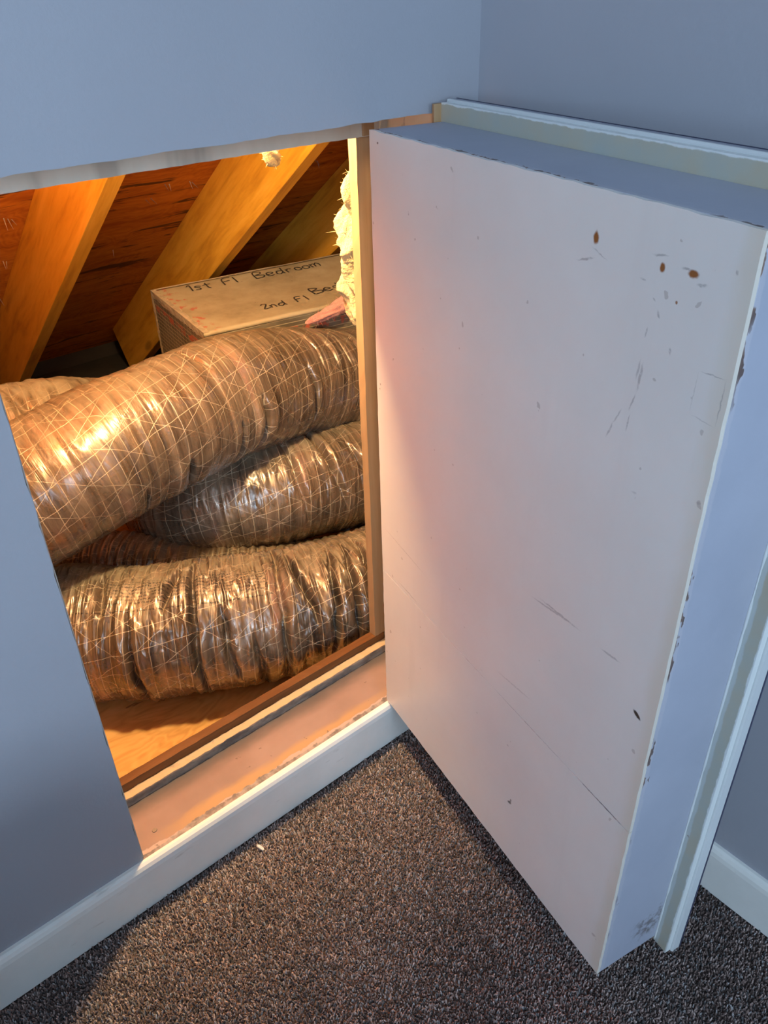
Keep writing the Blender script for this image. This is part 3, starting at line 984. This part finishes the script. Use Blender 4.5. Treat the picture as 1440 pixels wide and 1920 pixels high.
def duct(name, pts, mat, seed, label, creases=(), nu=420, nv=170, coil=0.0022, pitch=0.043, lump=0.010, wrinkle=0.0035, floor_z=None, flat=1.0, cgain=1.0, cwid=1.0):
    """pts: (x, y, z, r). creases: (u metres, theta deg, half theta deg, depth, width, slant)"""
    C = catmull(pts, 60)
    seglen = np.linalg.norm(np.diff(C[:, :3], axis=0), axis=1)
    s = np.concatenate([[0], np.cumsum(seglen)])
    L = s[-1]
    su = np.linspace(0, L, nu)
    ctr = np.stack([np.interp(su, s, C[:, i]) for i in range(3)], 1)
    # smooth
    for _ in range(6):
        ctr[1:-1] = 0.25 * ctr[:-2] + 0.5 * ctr[1:-1] + 0.25 * ctr[2:]
    rad = np.interp(su, s, C[:, 3])
    T = np.gradient(ctr, axis=0)
    T /= np.linalg.norm(T, axis=1)[:, None]
    Zu = np.array([0, 0, 1.0])
    U = Zu - (T @ Zu)[:, None] * T
    U /= np.linalg.norm(U, axis=1)[:, None]
    W = np.cross(T, U)           # for a duct running to +x: W = +y side? (T x U)
    th = np.linspace(0, 2 * np.pi, nv, endpoint=False)      # 0 = top, positive towards +W (room side)
    uu, tt = np.meshgrid(su, th, indexing='ij')
    rr = np.repeat(rad[:, None], nv, 1)
    ct, sn = np.cos(tt), np.sin(tt)
    # periodic noise domain via cylinder unrolled twice
    vv = tt * 0.14
    blend = np.clip((tt - (2 * np.pi - 0.7)) / 0.7, 0, 1)

    def pn(sx, sy, sd, oc=4):
        a = fbm(uu * sx + 13.1 * seed, vv * sy + 3.3, sd + seed * 7, oc)
        b = fbm(uu * sx + 13.1 * seed, (vv - 2 * np.pi * 0.14) * sy + 3.3, sd + seed * 7, oc)
        return a * (1 - blend) + b * blend
    d = (pn(7, 5, 1, 3) - 0.5) * 2 * lump
    # hoop-wise folds between the coils of the spring inside
    ph = 2 * np.pi * (uu / pitch + 0.6 * (pn(5, 4, 2, 2) - 0.5)) + tt
    amp = np.clip(pn(6, 5, 3, 2) * 2.2 - 0.5, 0.15, 1.2)
    d += coil * amp * (np.abs(np.sin(ph * 0.5)) ** 0.7 - 0.6) * 2
    # sharp little wrinkles, stretched around the hoop
    r1 = 1 - np.abs(2 * pn(48, 9, 4, 3) - 1) * 1.6
    r2 = 1 - np.abs(2 * pn(95, 22, 5, 2) - 1) * 1.6
    d += wrinkle * np.clip(r1, 0, 1) ** 3 * (0.4 + pn(8, 8, 6, 2)) - wrinkle * 0.4 * np.clip(r2, 0, 1) ** 4
    for (cu, cth, hth, dep, wid, sl) in creases:
        a = np.radians(cth)
        da = (tt - a + np.pi) % (2 * np.pi) - np.pi
        env = np.clip(1 - (da / np.radians(hth)) ** 2, 0, 1) ** 0.8
        wob = 0.010 * (pn(3, 14, 9, 3) - 0.5) * 2
        du = uu - cu - sl * 0.35 * da * 0.14 + wob
        wv_ = wid * cwid * (0.35 + 0.65 * env)
        prof = np.exp(-(du / wv_) ** 2) - 0.22 * np.exp(-((np.abs(du) - wid * 2.6) / (wid * 1.5)) ** 2)
        d -= dep * env * prof * cgain
    R_ = rr + d
    P = ctr[:, None, :] + U[:, None, :] * (R_ * ct)[..., None] + W[:, None, :] * (R_ * sn)[..., None]
    if flat != 1.0:
        P[..., 2] = ctr[:, None, 2] + (P[..., 2] - ctr[:, None, 2]) * flat
    if floor_z is not None:
        P[..., 2] = np.where(P[..., 2] < floor_z + 0.004, floor_z + 0.001 + 0.15 * np.clip(P[..., 2] - floor_z, -0.02, 0.004), P[..., 2])
        P[..., 2] = np.maximum(P[..., 2], floor_z + 0.0006)
    verts = P.reshape(-1, 3).astype(np.float32)
    i, j = np.meshgrid(np.arange(nu - 1), np.arange(nv), indexing='ij')
    jn = (j + 1) % nv
    F = np.stack([i * nv + j, (i + 1) * nv + j, (i + 1) * nv + jn, i * nv + jn], -1).reshape(-1, 4)
    # uv per loop (v wraps)
    um = np.stack([su[i], su[i + 1], su[i + 1], su[i]], -1).reshape(-1, 4)
    vj = np.stack([j, j, j + 1, j + 1], -1).reshape(-1, 4) * (2 * np.pi / nv) * 0.137
    me = bpy.data.meshes.new(name)
    me.vertices.add(len(verts))
    me.vertices.foreach_set('co', verts.ravel())
    nf = len(F)
    me.loops.add(nf * 4)
    me.loops.foreach_set('vertex_index', F.ravel().astype(np.int32))
    me.polygons.add(nf)
    me.polygons.foreach_set('loop_start', (np.arange(nf) * 4).astype(np.int32))
    me.polygons.foreach_set('use_smooth', np.ones(nf, bool))
    me.update(calc_edges=True)
    uvl = me.uv_layers.new(name='UVMap')
    uvl.data.foreach_set('uv', np.stack([um.ravel(), vj.ravel()], -1).astype(np.float32).ravel())
    me.materials.append(mat)
    me.validate()
    o = bpy.data.objects.new(name, me)
    col.objects.link(o)
    tag(o, label, 'duct', 'insulated flexible ducts in the attic')
    return o, L


FILM_A, FILM_B = (0.038, 0.027, 0.020), (0.245, 0.175, 0.115)
M_D1 = duct_material('duct_film_low', FILM_A, FILM_B, (0.27, 0.23, 0.15), 0.75, print_region=(0.66, 0.97, 0.010, 0.066))
M_D = duct_material('duct_film', (0.055, 0.039, 0.028), (0.27, 0.195, 0.13), (0.29, 0.25, 0.16), 0.45)
M_D4 = duct_material('duct_film_dusty', (0.12, 0.09, 0.06), (0.29, 0.22, 0.14), (0.36, 0.32, 0.22), 0.95)

# lower duct lying on the attic floor just inside the sill
duct('insulated_duct', [(-0.36, 0.86, 0.092, 0.135), (-0.10, 0.71, 0.094, 0.138), (0.127, 0.566, 0.094, 0.139), (0.248, 0.474, 0.094, 0.138), (0.377, 0.394, 0.093, 0.137),
                        (0.520, 0.330, 0.090, 0.133), (0.665, 0.287, 0.086, 0.128), (0.86, 0.265, 0.082, 0.122), (1.10, 0.262, 0.080, 0.120)],
     M_D1, 1, 'shiny crumpled insulated duct lowest of all, lying on the plywood behind the sill',
     creases=[(0.83, 60, 75, 0.016, 0.0055, 0.05), (0.985, 55, 85, 0.018, 0.0060, -0.12), (0.885, 75, 40, 0.010, 0.006, 0.3), (1.03, 28, 40, 0.016, 0.005, 0.5), (1.085, 50, 60, 0.014, 0.0055, -0.4),
              (1.125, 45, 55, 0.013, 0.005, -0.3), (1.16, 50, 60, 0.014, 0.005, -0.25), (0.72, 85, 55, 0.010, 0.0055, 0.1), (0.66, 15, 22, 0.010, 0.010, 0.7), (0.79, 12, 25, 0.012, 0.007, -0.7),
              (0.60, 100, 50, 0.009, 0.006, 0.0), (0.54, 90, 45, 0.008, 0.006, 0.1), (0.935, 105, 45, 0.011, 0.006, 0.15), (1.20, 45, 65, 0.012, 0.005, -0.2), (1.25, 45, 65, 0.012, 0.006, -0.2)],
     nu=1000, nv=230, coil=0.0012, wrinkle=0.0048, lump=0.011, floor_z=AF, cgain=1.7, cwid=0.85)
# middle duct, passing under the big one
duct('insulated_duct', [(0.515, 0.94, 0.090, 0.105), (0.505, 0.86, 0.120, 0.115), (0.525, 0.745, 0.160, 0.125), (0.62, 0.668, 0.182, 0.131), (0.766, 0.620, 0.176, 0.131), (0.93, 0.600, 0.150, 0.131),
                        (1.12, 0.590, 0.120, 0.128), (1.35, 0.60, 0.10, 0.125)],
     M_D, 2, 'insulated duct in the middle of the pile, pinched under the big upper duct',
     creases=[(0.50, 35, 60, 0.014, 0.006, 0.5), (0.66, 20, 40, 0.015, 0.006, -0.3), (0.58, 60, 40, 0.010, 0.006, 0.7), (0.74, 25, 45, 0.012, 0.006, -0.4), (0.43, 55, 50, 0.012, 0.006, 0.3), (0.80, 20, 40, 0.012, 0.007, 0.3)],
     nu=700, nv=200, cgain=1.5, coil=0.0012, wrinkle=0.0035, lump=0.008)
# big upper duct rising across the opening
duct('insulated_duct', [(-0.34, 0.84, 0.375, 0.138), (-0.12, 0.745, 0.370, 0.139), (0.028, 0.668, 0.372, 0.140), (0.122, 0.631, 0.395, 0.140), (0.218, 0.620, 0.418, 0.139), (0.301, 0.624, 0.434, 0.139), (0.424, 0.637, 0.439, 0.138),
                        (0.575, 0.676, 0.434, 0.136), (0.735, 0.711, 0.410, 0.134), (0.92, 0.745, 0.357, 0.133), (1.10, 0.76, 0.318, 0.133), (1.32, 0.80, 0.29, 0.13)],
     M_D, 3, 'large upper insulated duct sloping across the hatch with a bright lamp glint',
     creases=[(1.00, 100, 30, 0.034, 0.0085, -0.25), (1.165, 85, 34, 0.024, 0.0065, 0.1), (0.80, 120, 25, 0.026, 0.0090, 0.2), (0.93, 112, 26, 0.018, 0.010, 0.3), (0.70, 125, 22, 0.014, 0.009, 0.2), (1.20, 20, 50, 0.008, 0.006, 0.5), (1.25, 15, 50, 0.008, 0.006, 0.4), (1.30, 15, 50, 0.008, 0.006, 0.4),
              (1.36, 15, 50, 0.009, 0.006, 0.4), (0.90, 5, 30, 0.007, 0.008, 0.5)],
     nu=920, nv=210, coil=0.0009, pitch=0.036, wrinkle=0.0014, lump=0.010, cgain=1.0, cwid=0.62)
# dusty duct behind, at the far left
duct('insulated_duct', [(-0.45, 1.05, 0.30, 0.125), (-0.15, 1.04, 0.335, 0.13), (0.10, 1.03, 0.345, 0.13), (0.30, 1.02, 0.330, 0.125), (0.42, 1.03, 0.295, 0.12), (0.50, 1.08, 0.26, 0.11)],
     M_D4, 4, 'dusty tan duct behind the large upper duct, under the bright rafter',
     creases=[(0.62, 40, 40, 0.010, 0.010, 0.8), (0.70, 40, 40, 0.010, 0.010, 0.8)], nu=300, nv=120, wrinkle=0.003, lump=0.010)
# dark duct low down between the others
duct('insulated_duct', [(-0.25, 1.00, 0.050, 0.095), (0.05, 0.93, 0.050, 0.095), (0.27, 0.805, 0.048, 0.093), (0.40, 0.690, 0.043, 0.088), (0.52, 0.595, 0.035, 0.078), (0.66, 0.515, 0.024, 0.067), (0.80, 0.460, 0.022, 0.065), (1.0, 0.44, 0.022, 0.065)],
     M_D, 5, 'dark duct down in the gap behind the lowest duct',
     nu=420, nv=140, coil=0.004, pitch=0.022, wrinkle=0.003, lump=0.006, floor_z=AF)

# ------------------------------------------------------------------ dusty duct-board box with handwriting
n = NM('duct_board_dusty')
p = n.coord()
geo = n.node('ShaderNodeNewGeometry')
f = n.noise(p, 6, 5, 0.65)
c = n.ramp(f, [(0.30, (0.25, 0.205, 0.125)), (0.50, (0.36, 0.30, 0.19)), (0.70, (0.43, 0.37, 0.245))])
c = n.mix(n.mapr(n.noise(p, 55, 3, 0.6), 0.70, 0.76, 0, 0.7), c, (0.10, 0.07, 0.05))
x, y, z = n.sep(p)
# red printed foil showing through near the left edge and corners
er = n.math('MULTIPLY', n.mapr(n.math('ADD', x, n.math('MULTIPLY', n.math('SUBTRACT', n.noise(p, 30, 3), 0.5), 0.12)), 0.055, 0.03), n.mapr(n.noise(p, 42, 3, 0.6), 0.54, 0.60, 0, 0.8))
c = n.mix(er, c, (0.42, 0.11, 0.07))
n.set(color=c, rough=0.8, spec=0.2)
n.bump(n.noise(p, 40, 4, 0.6), 0.3, 0.003)
M_BOXTOP = n.m
n = NM('duct_board_side')
p = n.coord()
x, y, z = n.sep(p)
rows = n.mapr(n.math('PINGPONG', n.math('ADD', z, n.math('MULTIPLY', n.math('SUBTRACT', n.noise(p, 12, 2), 0.5), 0.004)), 0.0055), 0.0010, 0.0004)
cols = n.mapr(n.math('PINGPONG', y, 0.011), 0.0010, 0.0004)
g = n.math('MAXIMUM', rows, cols)
c = n.mix(g, n.ramp(n.noise(p, 14, 4), [(0.35, (0.10, 0.085, 0.06)), (0.65, (0.19, 0.165, 0.12))]), (0.42, 0.36, 0.24))
c = n.mix(n.math('MULTIPLY', n.math('MULTIPLY', n.mapr(z, -0.056, -0.050), n.mapr(z, -0.030, -0.036)), n.mapr(n.noise(n.mapping(p, scale=(1, 0.5, 1)), 50, 3, 0.6), 0.46, 0.54, 0, 0.85)), c, (0.44, 0.10, 0.06))
n.set(color=c, rough=0.5, spec=0.4)
n.bump(g, 0.3, 0.001)
M_BOXSIDE = n.m
n = NM('foil_tape_old')
p = n.coord()
c = n.ramp(n.noise(p, 40, 4, 0.65), [(0.35, (0.40, 0.33, 0.22)), (0.60, (0.58, 0.50, 0.36)), (0.75, (0.38, 0.13, 0.09))])
n.set(color=c, rough=0.45, metal=0.2)
n.bump(n.noise(p, 90, 4, 0.65), 0.7, 0.004)
M_TAPE = n.m
M_INK = NM('marker_ink').set(color=(0.035, 0.028, 0.022), rough=0.7).m

BOX_RZ = -0.150
bx = empty('duct_box', (0.727, 1.244, 0.520), BOX_RZ)
tag(bx, 'dusty tan duct board plenum box with handwriting on top, taped corner', 'duct box')
BW, BD, BH = 0.95, 0.39, 0.22       # local: x right, y = -depth towards the room
bm = bmesh.new()
bm_box(bm, (0.0005, -BD, -BH), (BW, 0, -0.0105))
bmobj('side_panel', bm, M_BOXSIDE, bx)
# gently sagging top sheet
verts, faces = [], []
NX, NY = 60, 28
for i in range(NX + 1):
    for j in range(NY + 1):
        a_, b_ = i / NX, j / NY
        zz = -0.006 * math.sin(math.pi * b_) * math.sin(math.pi * min(1, a_ * 1.2)) + 0.0025 * float(fbm(np.array([a_ * 9]), np.array([b_ * 5]), 3)[0]) - 0.001
        verts.append((a_ * BW, -b_ * BD, zz if 0 < j < NY and i > 0 else 0.0))
for i in range(NX):
    for j in range(NY):
        faces.append((i * (NY + 1) + j, i * (NY + 1) + j + 1, (i + 1) * (NY + 1) + j + 1, (i + 1) * (NY + 1) + j))
topo = obj('top_panel', verts, faces, M_BOXTOP, bx, True)
md = topo.modifiers.new('thick', 'SOLIDIFY')
md.thickness = 0.010
md.offset = -1.0


def top_z(x_, y_):
    a_, b_ = x_ / BW, -y_ / BD
    return -0.006 * math.sin(math.pi * b_) * math.sin(math.pi * min(1, a_ * 1.2)) + 0.0025 * float(fbm(np.array([a_ * 9]), np.array([b_ * 5]), 3)[0]) - 0.001


def tape(a, b, n1, n2, w1, w2, seed):
    """folded tape along an edge from a to b lying on two faces with in-plane directions n1, n2"""
    r = random.Random(seed)
    a, b, n1, n2 = Vector(a), Vector(b), Vector(n1), Vector(n2)
    out = -(n1 + n2).normalized() * 0.0012
    K = 36
    vs_, fs = [], []
    for i in range(K + 1):
        c_ = a.lerp(b, i / K) + out
        vs_ += [c_ + n1 * (w1 * r.uniform(0.8, 1.1)) + out * 0.2, c_ + n1 * w1 * 0.5 + out * r.uniform(0, 1.6), c_ + out * r.uniform(0.2, 1.6), c_ + n2 * w2 * 0.5 + out * r.uniform(0, 1.6), c_ + n2 * (w2 * r.uniform(0.8, 1.1))]
    for i in range(K):
        for j in range(4):
            q = i * 5 + j
            fs.append((q, q + 1, q + 6, q + 5))
    return obj('foil_tape', vs_, fs, M_TAPE, bx)


tape((0, 0, 0), (0, -BD, 0), (1, 0, 0), (0, 0, -1), 0.014, 0.020, 1)
tape((0, 0, 0), (0, 0, -BH), (1, 0, 0), (0, -1, 0), 0.012, 0.018, 2)
tape((0, 0, 0), (BW, 0, 0), (0, -1, 0), (0, 0, -1), 0.007, 0.02, 3)

GL = {'1': [[(0.0, .8), (.14, 1), (.16, 0)]],
      's': [[(.38, .55), (.2, .64), (.06, .5), (.3, .28), (.26, .06), (0, .06)]],
      't': [[(.22, .95), (.2, .12), (.36, 0)], [(0, .62), (.45, .66)]],
      'F': [[(.1, 0), (.14, 1), (.62, 1.03)], [(.12, .55), (.5, .6)]],
      'l': [[(.1, 1), (.14, 0)]], '.': [[(0, .03), (.05, .05)]],
      'B': [[(0, 0), (.06, 1), (.42, .95), (.46, .7), (.08, .52), (.52, .4), (.5, .1), (0, 0)]],
      'e': [[(.02, .3), (.42, .36), (.34, .6), (.12, .56), (.02, .25), (.16, 0), (.48, .12)]],
      'd': [[(.42, .5), (.14, .52), (.02, .2), (.2, 0), (.42, .22)], [(.46, 1), (.44, .1), (.55, 0)]],
      'r': [[(.05, .55), (.08, 0)], [(.08, .38), (.2, .56), (.38, .54)]],
      'o': [[(.2, .55), (.04, .4), (.06, .1), (.24, 0), (.4, .14), (.38, .44), (.2, .55)]],
      'm': [[(.02, .55), (.05, 0)], [(.05, .4), (.2, .58), (.28, .4), (.28, 0)], [(.28, .4), (.44, .58), (.54, .4), (.56, 0)]],
      '2': [[(.02, .8), (.2, 1), (.4, .8), (.05, .05), (.5, .05)]],
      'n': [[(.02, .55), (.05, 0)], [(.05, .4), (.22, .58), (.34, .4), (.36, 0)]],
      'S': [[(.45, .9), (.2, 1), (.06, .75), (.4, .4), (.35, .05), (0, .08)]],
      'i': [[(.1, .55), (.12, 0)], [(.12, .8), (.14, .84)]]}
ADV = {'1': .32, '.': .3, 'l': .34, ' ': .55, 'm': .74, 'F': .72, 'B': .68, 'i': .3, 'd': .62}


def handwriting(text, x0, y0, h, ang, width, seed, mat=M_INK):
    r = random.Random(seed)
    cx = 0.0
    for ch in text:
        vs_, fs = [], []
        if ch in GL:
            for st in GL[ch]:
                pts_ = []
                for (a_, b_) in st:
                    a2, b2 = (cx + a_ + 0.12 * b_ + r.uniform(-.03, .03)) * h, (b_ + r.uniform(-.04, .04)) * h
                    pts_.append((x0 + a2 * math.cos(ang) - b2 * math.sin(ang), y0 + a2 * math.sin(ang) + b2 * math.cos(ang)))
                C_ = catmull([(q[0], q[1], 0.0) for q in pts_], 5) if len(pts_) > 2 else np.array([(q[0], q[1], 0) for q in pts_])
                base = len(vs_)
                for i in range(len(C_)):
                    t_ = C_[min(i + 1, len(C_) - 1)] - C_[max(i - 1, 0)]
                    L_ = math.hypot(t_[0], t_[1]) or 1
                    nx_, ny_ = -t_[1] / L_ * width / 2, t_[0] / L_ * width / 2
                    for sg in (1, -1):
                        X_, Y_ = C_[i][0] + sg * nx_, C_[i][1] + sg * ny_
                        vs_.append((X_, Y_, top_z(X_, Y_) + 0.0012))
                for i in range(len(C_) - 1):
                    q = base + 2 * i
                    fs.append((q, q + 1, q + 3, q + 2))
        if vs_:
            obj('letter', vs_, fs, mat, bx)
        cx += ADV.get(ch, .55) + r.uniform(-.03, .05)


handwriting('1st Fl. Bedroom', 0.085, -0.072, 0.050, 0.012, 0.0042, 1)
handwriting('2nd Fl', 0.190, -0.315, 0.040, 0.03, 0.0040, 2)
handwriting('Bedroom', 0.355, -0.280, 0.050, 0.10, 0.0046, 3)
handwriting('Side', 0.58, -0.150, 0.040, 0.10, 0.0026, 4, NM('faded_ink').set(color=(0.19, 0.15, 0.09), rough=0.8).m)

# ------------------------------------------------------------------ fibreglass
def fluffy(name, pts, mat, seed, label, cat, rough_amp=0.5, nv=40, nu=120, freq=18, spikes=0, fiber=None):
    C = catmull(pts, 40)
    s = np.linspace(0, len(C) - 1, nu)
    C = np.stack([np.interp(s, np.arange(len(C)), C[:, i]) for i in range(4)], 1)
    T = np.gradient(C[:, :3], axis=0)
    T /= np.linalg.norm(T, axis=1)[:, None] + 1e-9
    ref = np.array([0.0, 1.0, 0.0]) if abs(T[:, 1]).mean() < 0.7 else np.array([0, 0, 1.0])
    U = ref - (T @ ref)[:, None] * T
    U /= np.linalg.norm(U, axis=1)[:, None]
    W = np.cross(T, U)
    th = np.linspace(0, 2 * np.pi, nv, endpoint=False)
    ss, tt = np.meshgrid(np.linspace(0, 1, nu) * nu / 40.0, th, indexing='ij')
    ss = ss * (40.0 / nu) * np.linalg.norm(np.diff(C[:, :3], axis=0), axis=1).sum() / 0.055
    a = fbm(ss + seed, np.cos(tt) * 1.5 + 9, seed, 5)
    b = fbm(ss + seed * 2.3 + np.cos(tt), np.sin(tt) * 1.5 + 4, seed + 3, 5)
    k = 1 + rough_amp * ((a + b) - 1.0) * 3.0
    sp = vnoise(ss * 1.6 + 3, tt * 1.3 + 3, seed + 8) ** 5
    k = np.clip(k + spikes * sp, 0.15, 3.5)
    cap = np.sin(np.clip(np.linspace(0, 1, nu), 0.0, 1) * np.pi) ** 0.35
    R_ = C[:, 3][:, None] * k * cap[:, None]
    P = C[:, None, :3] + U[:, None, :] * (R_ * np.cos(tt))[..., None] + W[:, None, :] * (R_ * np.sin(tt))[..., None]
    verts = P.reshape(-1, 3)
    faces = [(i * nv + j, i * nv + (j + 1) % nv, (i + 1) * nv + (j + 1) % nv, (i + 1) * nv + j) for i in range(nu - 1) for j in range(nv)]
    o = obj(name, verts, faces, mat, None, True)
    tag(o, label, cat)
    if fiber:
        cnt, ln = fiber
        r = np.random.default_rng(seed)
        vs_, fs = [], []
        for _ in range(cnt):
            i, j = r.integers(2, nu - 2), r.integers(0, nv)
            b0 = P[i, j]
            dr = b0 - C[i, :3]
            dr = dr / (np.linalg.norm(dr) + 1e-9) + r.normal(0, 0.6, 3)
            l_ = ln * r.uniform(0.3, 1.0)
            side = np.cross(dr, r.normal(0, 1, 3))
            side /= np.linalg.norm(side) + 1e-9
            w_ = 0.00035
            bend = r.normal(0, 0.3, 3)
            q = len(vs_)
            for t_ in (0, 0.5, 1.0):
                c_ = b0 + dr * l_ * t_ + bend * l_ * t_ * t_
                vs_ += [c_ + side * w_ * (1 - t_ * 0.8), c_ - side * w_ * (1 - t_ * 0.8)]
            fs += [(q, q + 1, q + 3, q + 2), (q + 2, q + 3, q + 5, q + 4)]
        fo = obj('fibres', vs_, fs, mat, o)
        tag(fo, kind='stuff')
    return o


def wool(name, c1, c2):
    n = NM(name)
    p = n.coord()
    f = n.noise(p, 60, 5, 0.7)
    n.set(color=n.ramp(f, [(0.3, c1), (0.7, c2)]), rough=0.95, spec=0.1, sheen=0.4, sheen_rough=0.6)
    n.bump(n.noise(p, 220, 4, 0.7), 0.9, 0.006)
    return n.m


M_YEL = wool('fibreglass_yellow', (0.50, 0.39, 0.14), (0.66, 0.56, 0.27))
M_PINK = wool('fibreglass_pink', (0.62, 0.22, 0.17), (0.78, 0.36, 0.28))
fluffy('insulation_batt', [(0.618, 0.185, 0.985, 0.010), (0.612, 0.190, 0.945, 0.022), (0.622, 0.195, 0.900, 0.024), (0.630, 0.195, 0.850, 0.026), (0.632, 0.195, 0.800, 0.026), (0.640, 0.195, 0.740, 0.024), (0.648, 0.190, 0.690, 0.018), (0.655, 0.185, 0.640, 0.012)],
       M_YEL, 5, 'torn yellow fibreglass insulation sticking out behind the hatch jamb strip', 'insulation', 0.62, 64, 260, 20, 1.3, (900, 0.007))
fluffy('insulation_tuft', [(0.500, 0.262, 1.012, 0.010), (0.520, 0.270, 0.996, 0.014), (0.536, 0.285, 0.984, 0.010), (0.545, 0.29, 0.975, 0.005)],
       M_YEL, 8, 'small pale tuft of yellow insulation hanging under the hatch header', 'insulation', 0.4, 24, 40, 14, 0.3, (60, 0.004))
fluffy('pink_insulation', [(0.90, 0.775, 0.507, 0.010), (0.97, 0.775, 0.515, 0.015), (1.04, 0.78, 0.522, 0.018), (1.12, 0.79, 0.528, 0.020), (1.20, 0.80, 0.53, 0.021)],
       M_PINK, 9, 'torn strip of pink fibreglass insulation between the duct box and large duct', 'insulation', 0.35, 36, 70, 14, 0.4, (200, 0.012))
# ------------------------------------------------------------------ work lamp hanging out of sight beside the hatch
lamp = empty('work_lamp', LAMP)
tag(lamp, 'bare bulb hung inside the attic above the hatch header', 'lamp')
M_LAMPBODY = NM('lamp_black').set(color=(0.03, 0.03, 0.03), rough=0.5).m
bm = bmesh.new()
bmesh.ops.create_cone(bm, cap_ends=True, segments=20, radius1=0.018, radius2=0.014, depth=0.06, matrix=Matrix.Translation((0, 0, 0.065)))
bmobj('socket', bm, M_LAMPBODY, lamp)
bm = bmesh.new()
bmesh.ops.create_cone(bm, cap_ends=True, segments=8, radius1=0.004, radius2=0.004, depth=0.22, matrix=Matrix.Translation((0, 0, 0.205)))
bmobj('cord', bm, M_LAMPBODY, lamp)
ld = bpy.data.lights.new('work_lamp_light', 'POINT')
ld.energy = LAMP_POWER
ld.color = LAMP_COLOR
ld.shadow_soft_size = 0.042
lo = bpy.data.objects.new('work_lamp_light', ld)
lo.location = (0, 0, 0)
lo.parent = lamp
col.objects.link(lo)
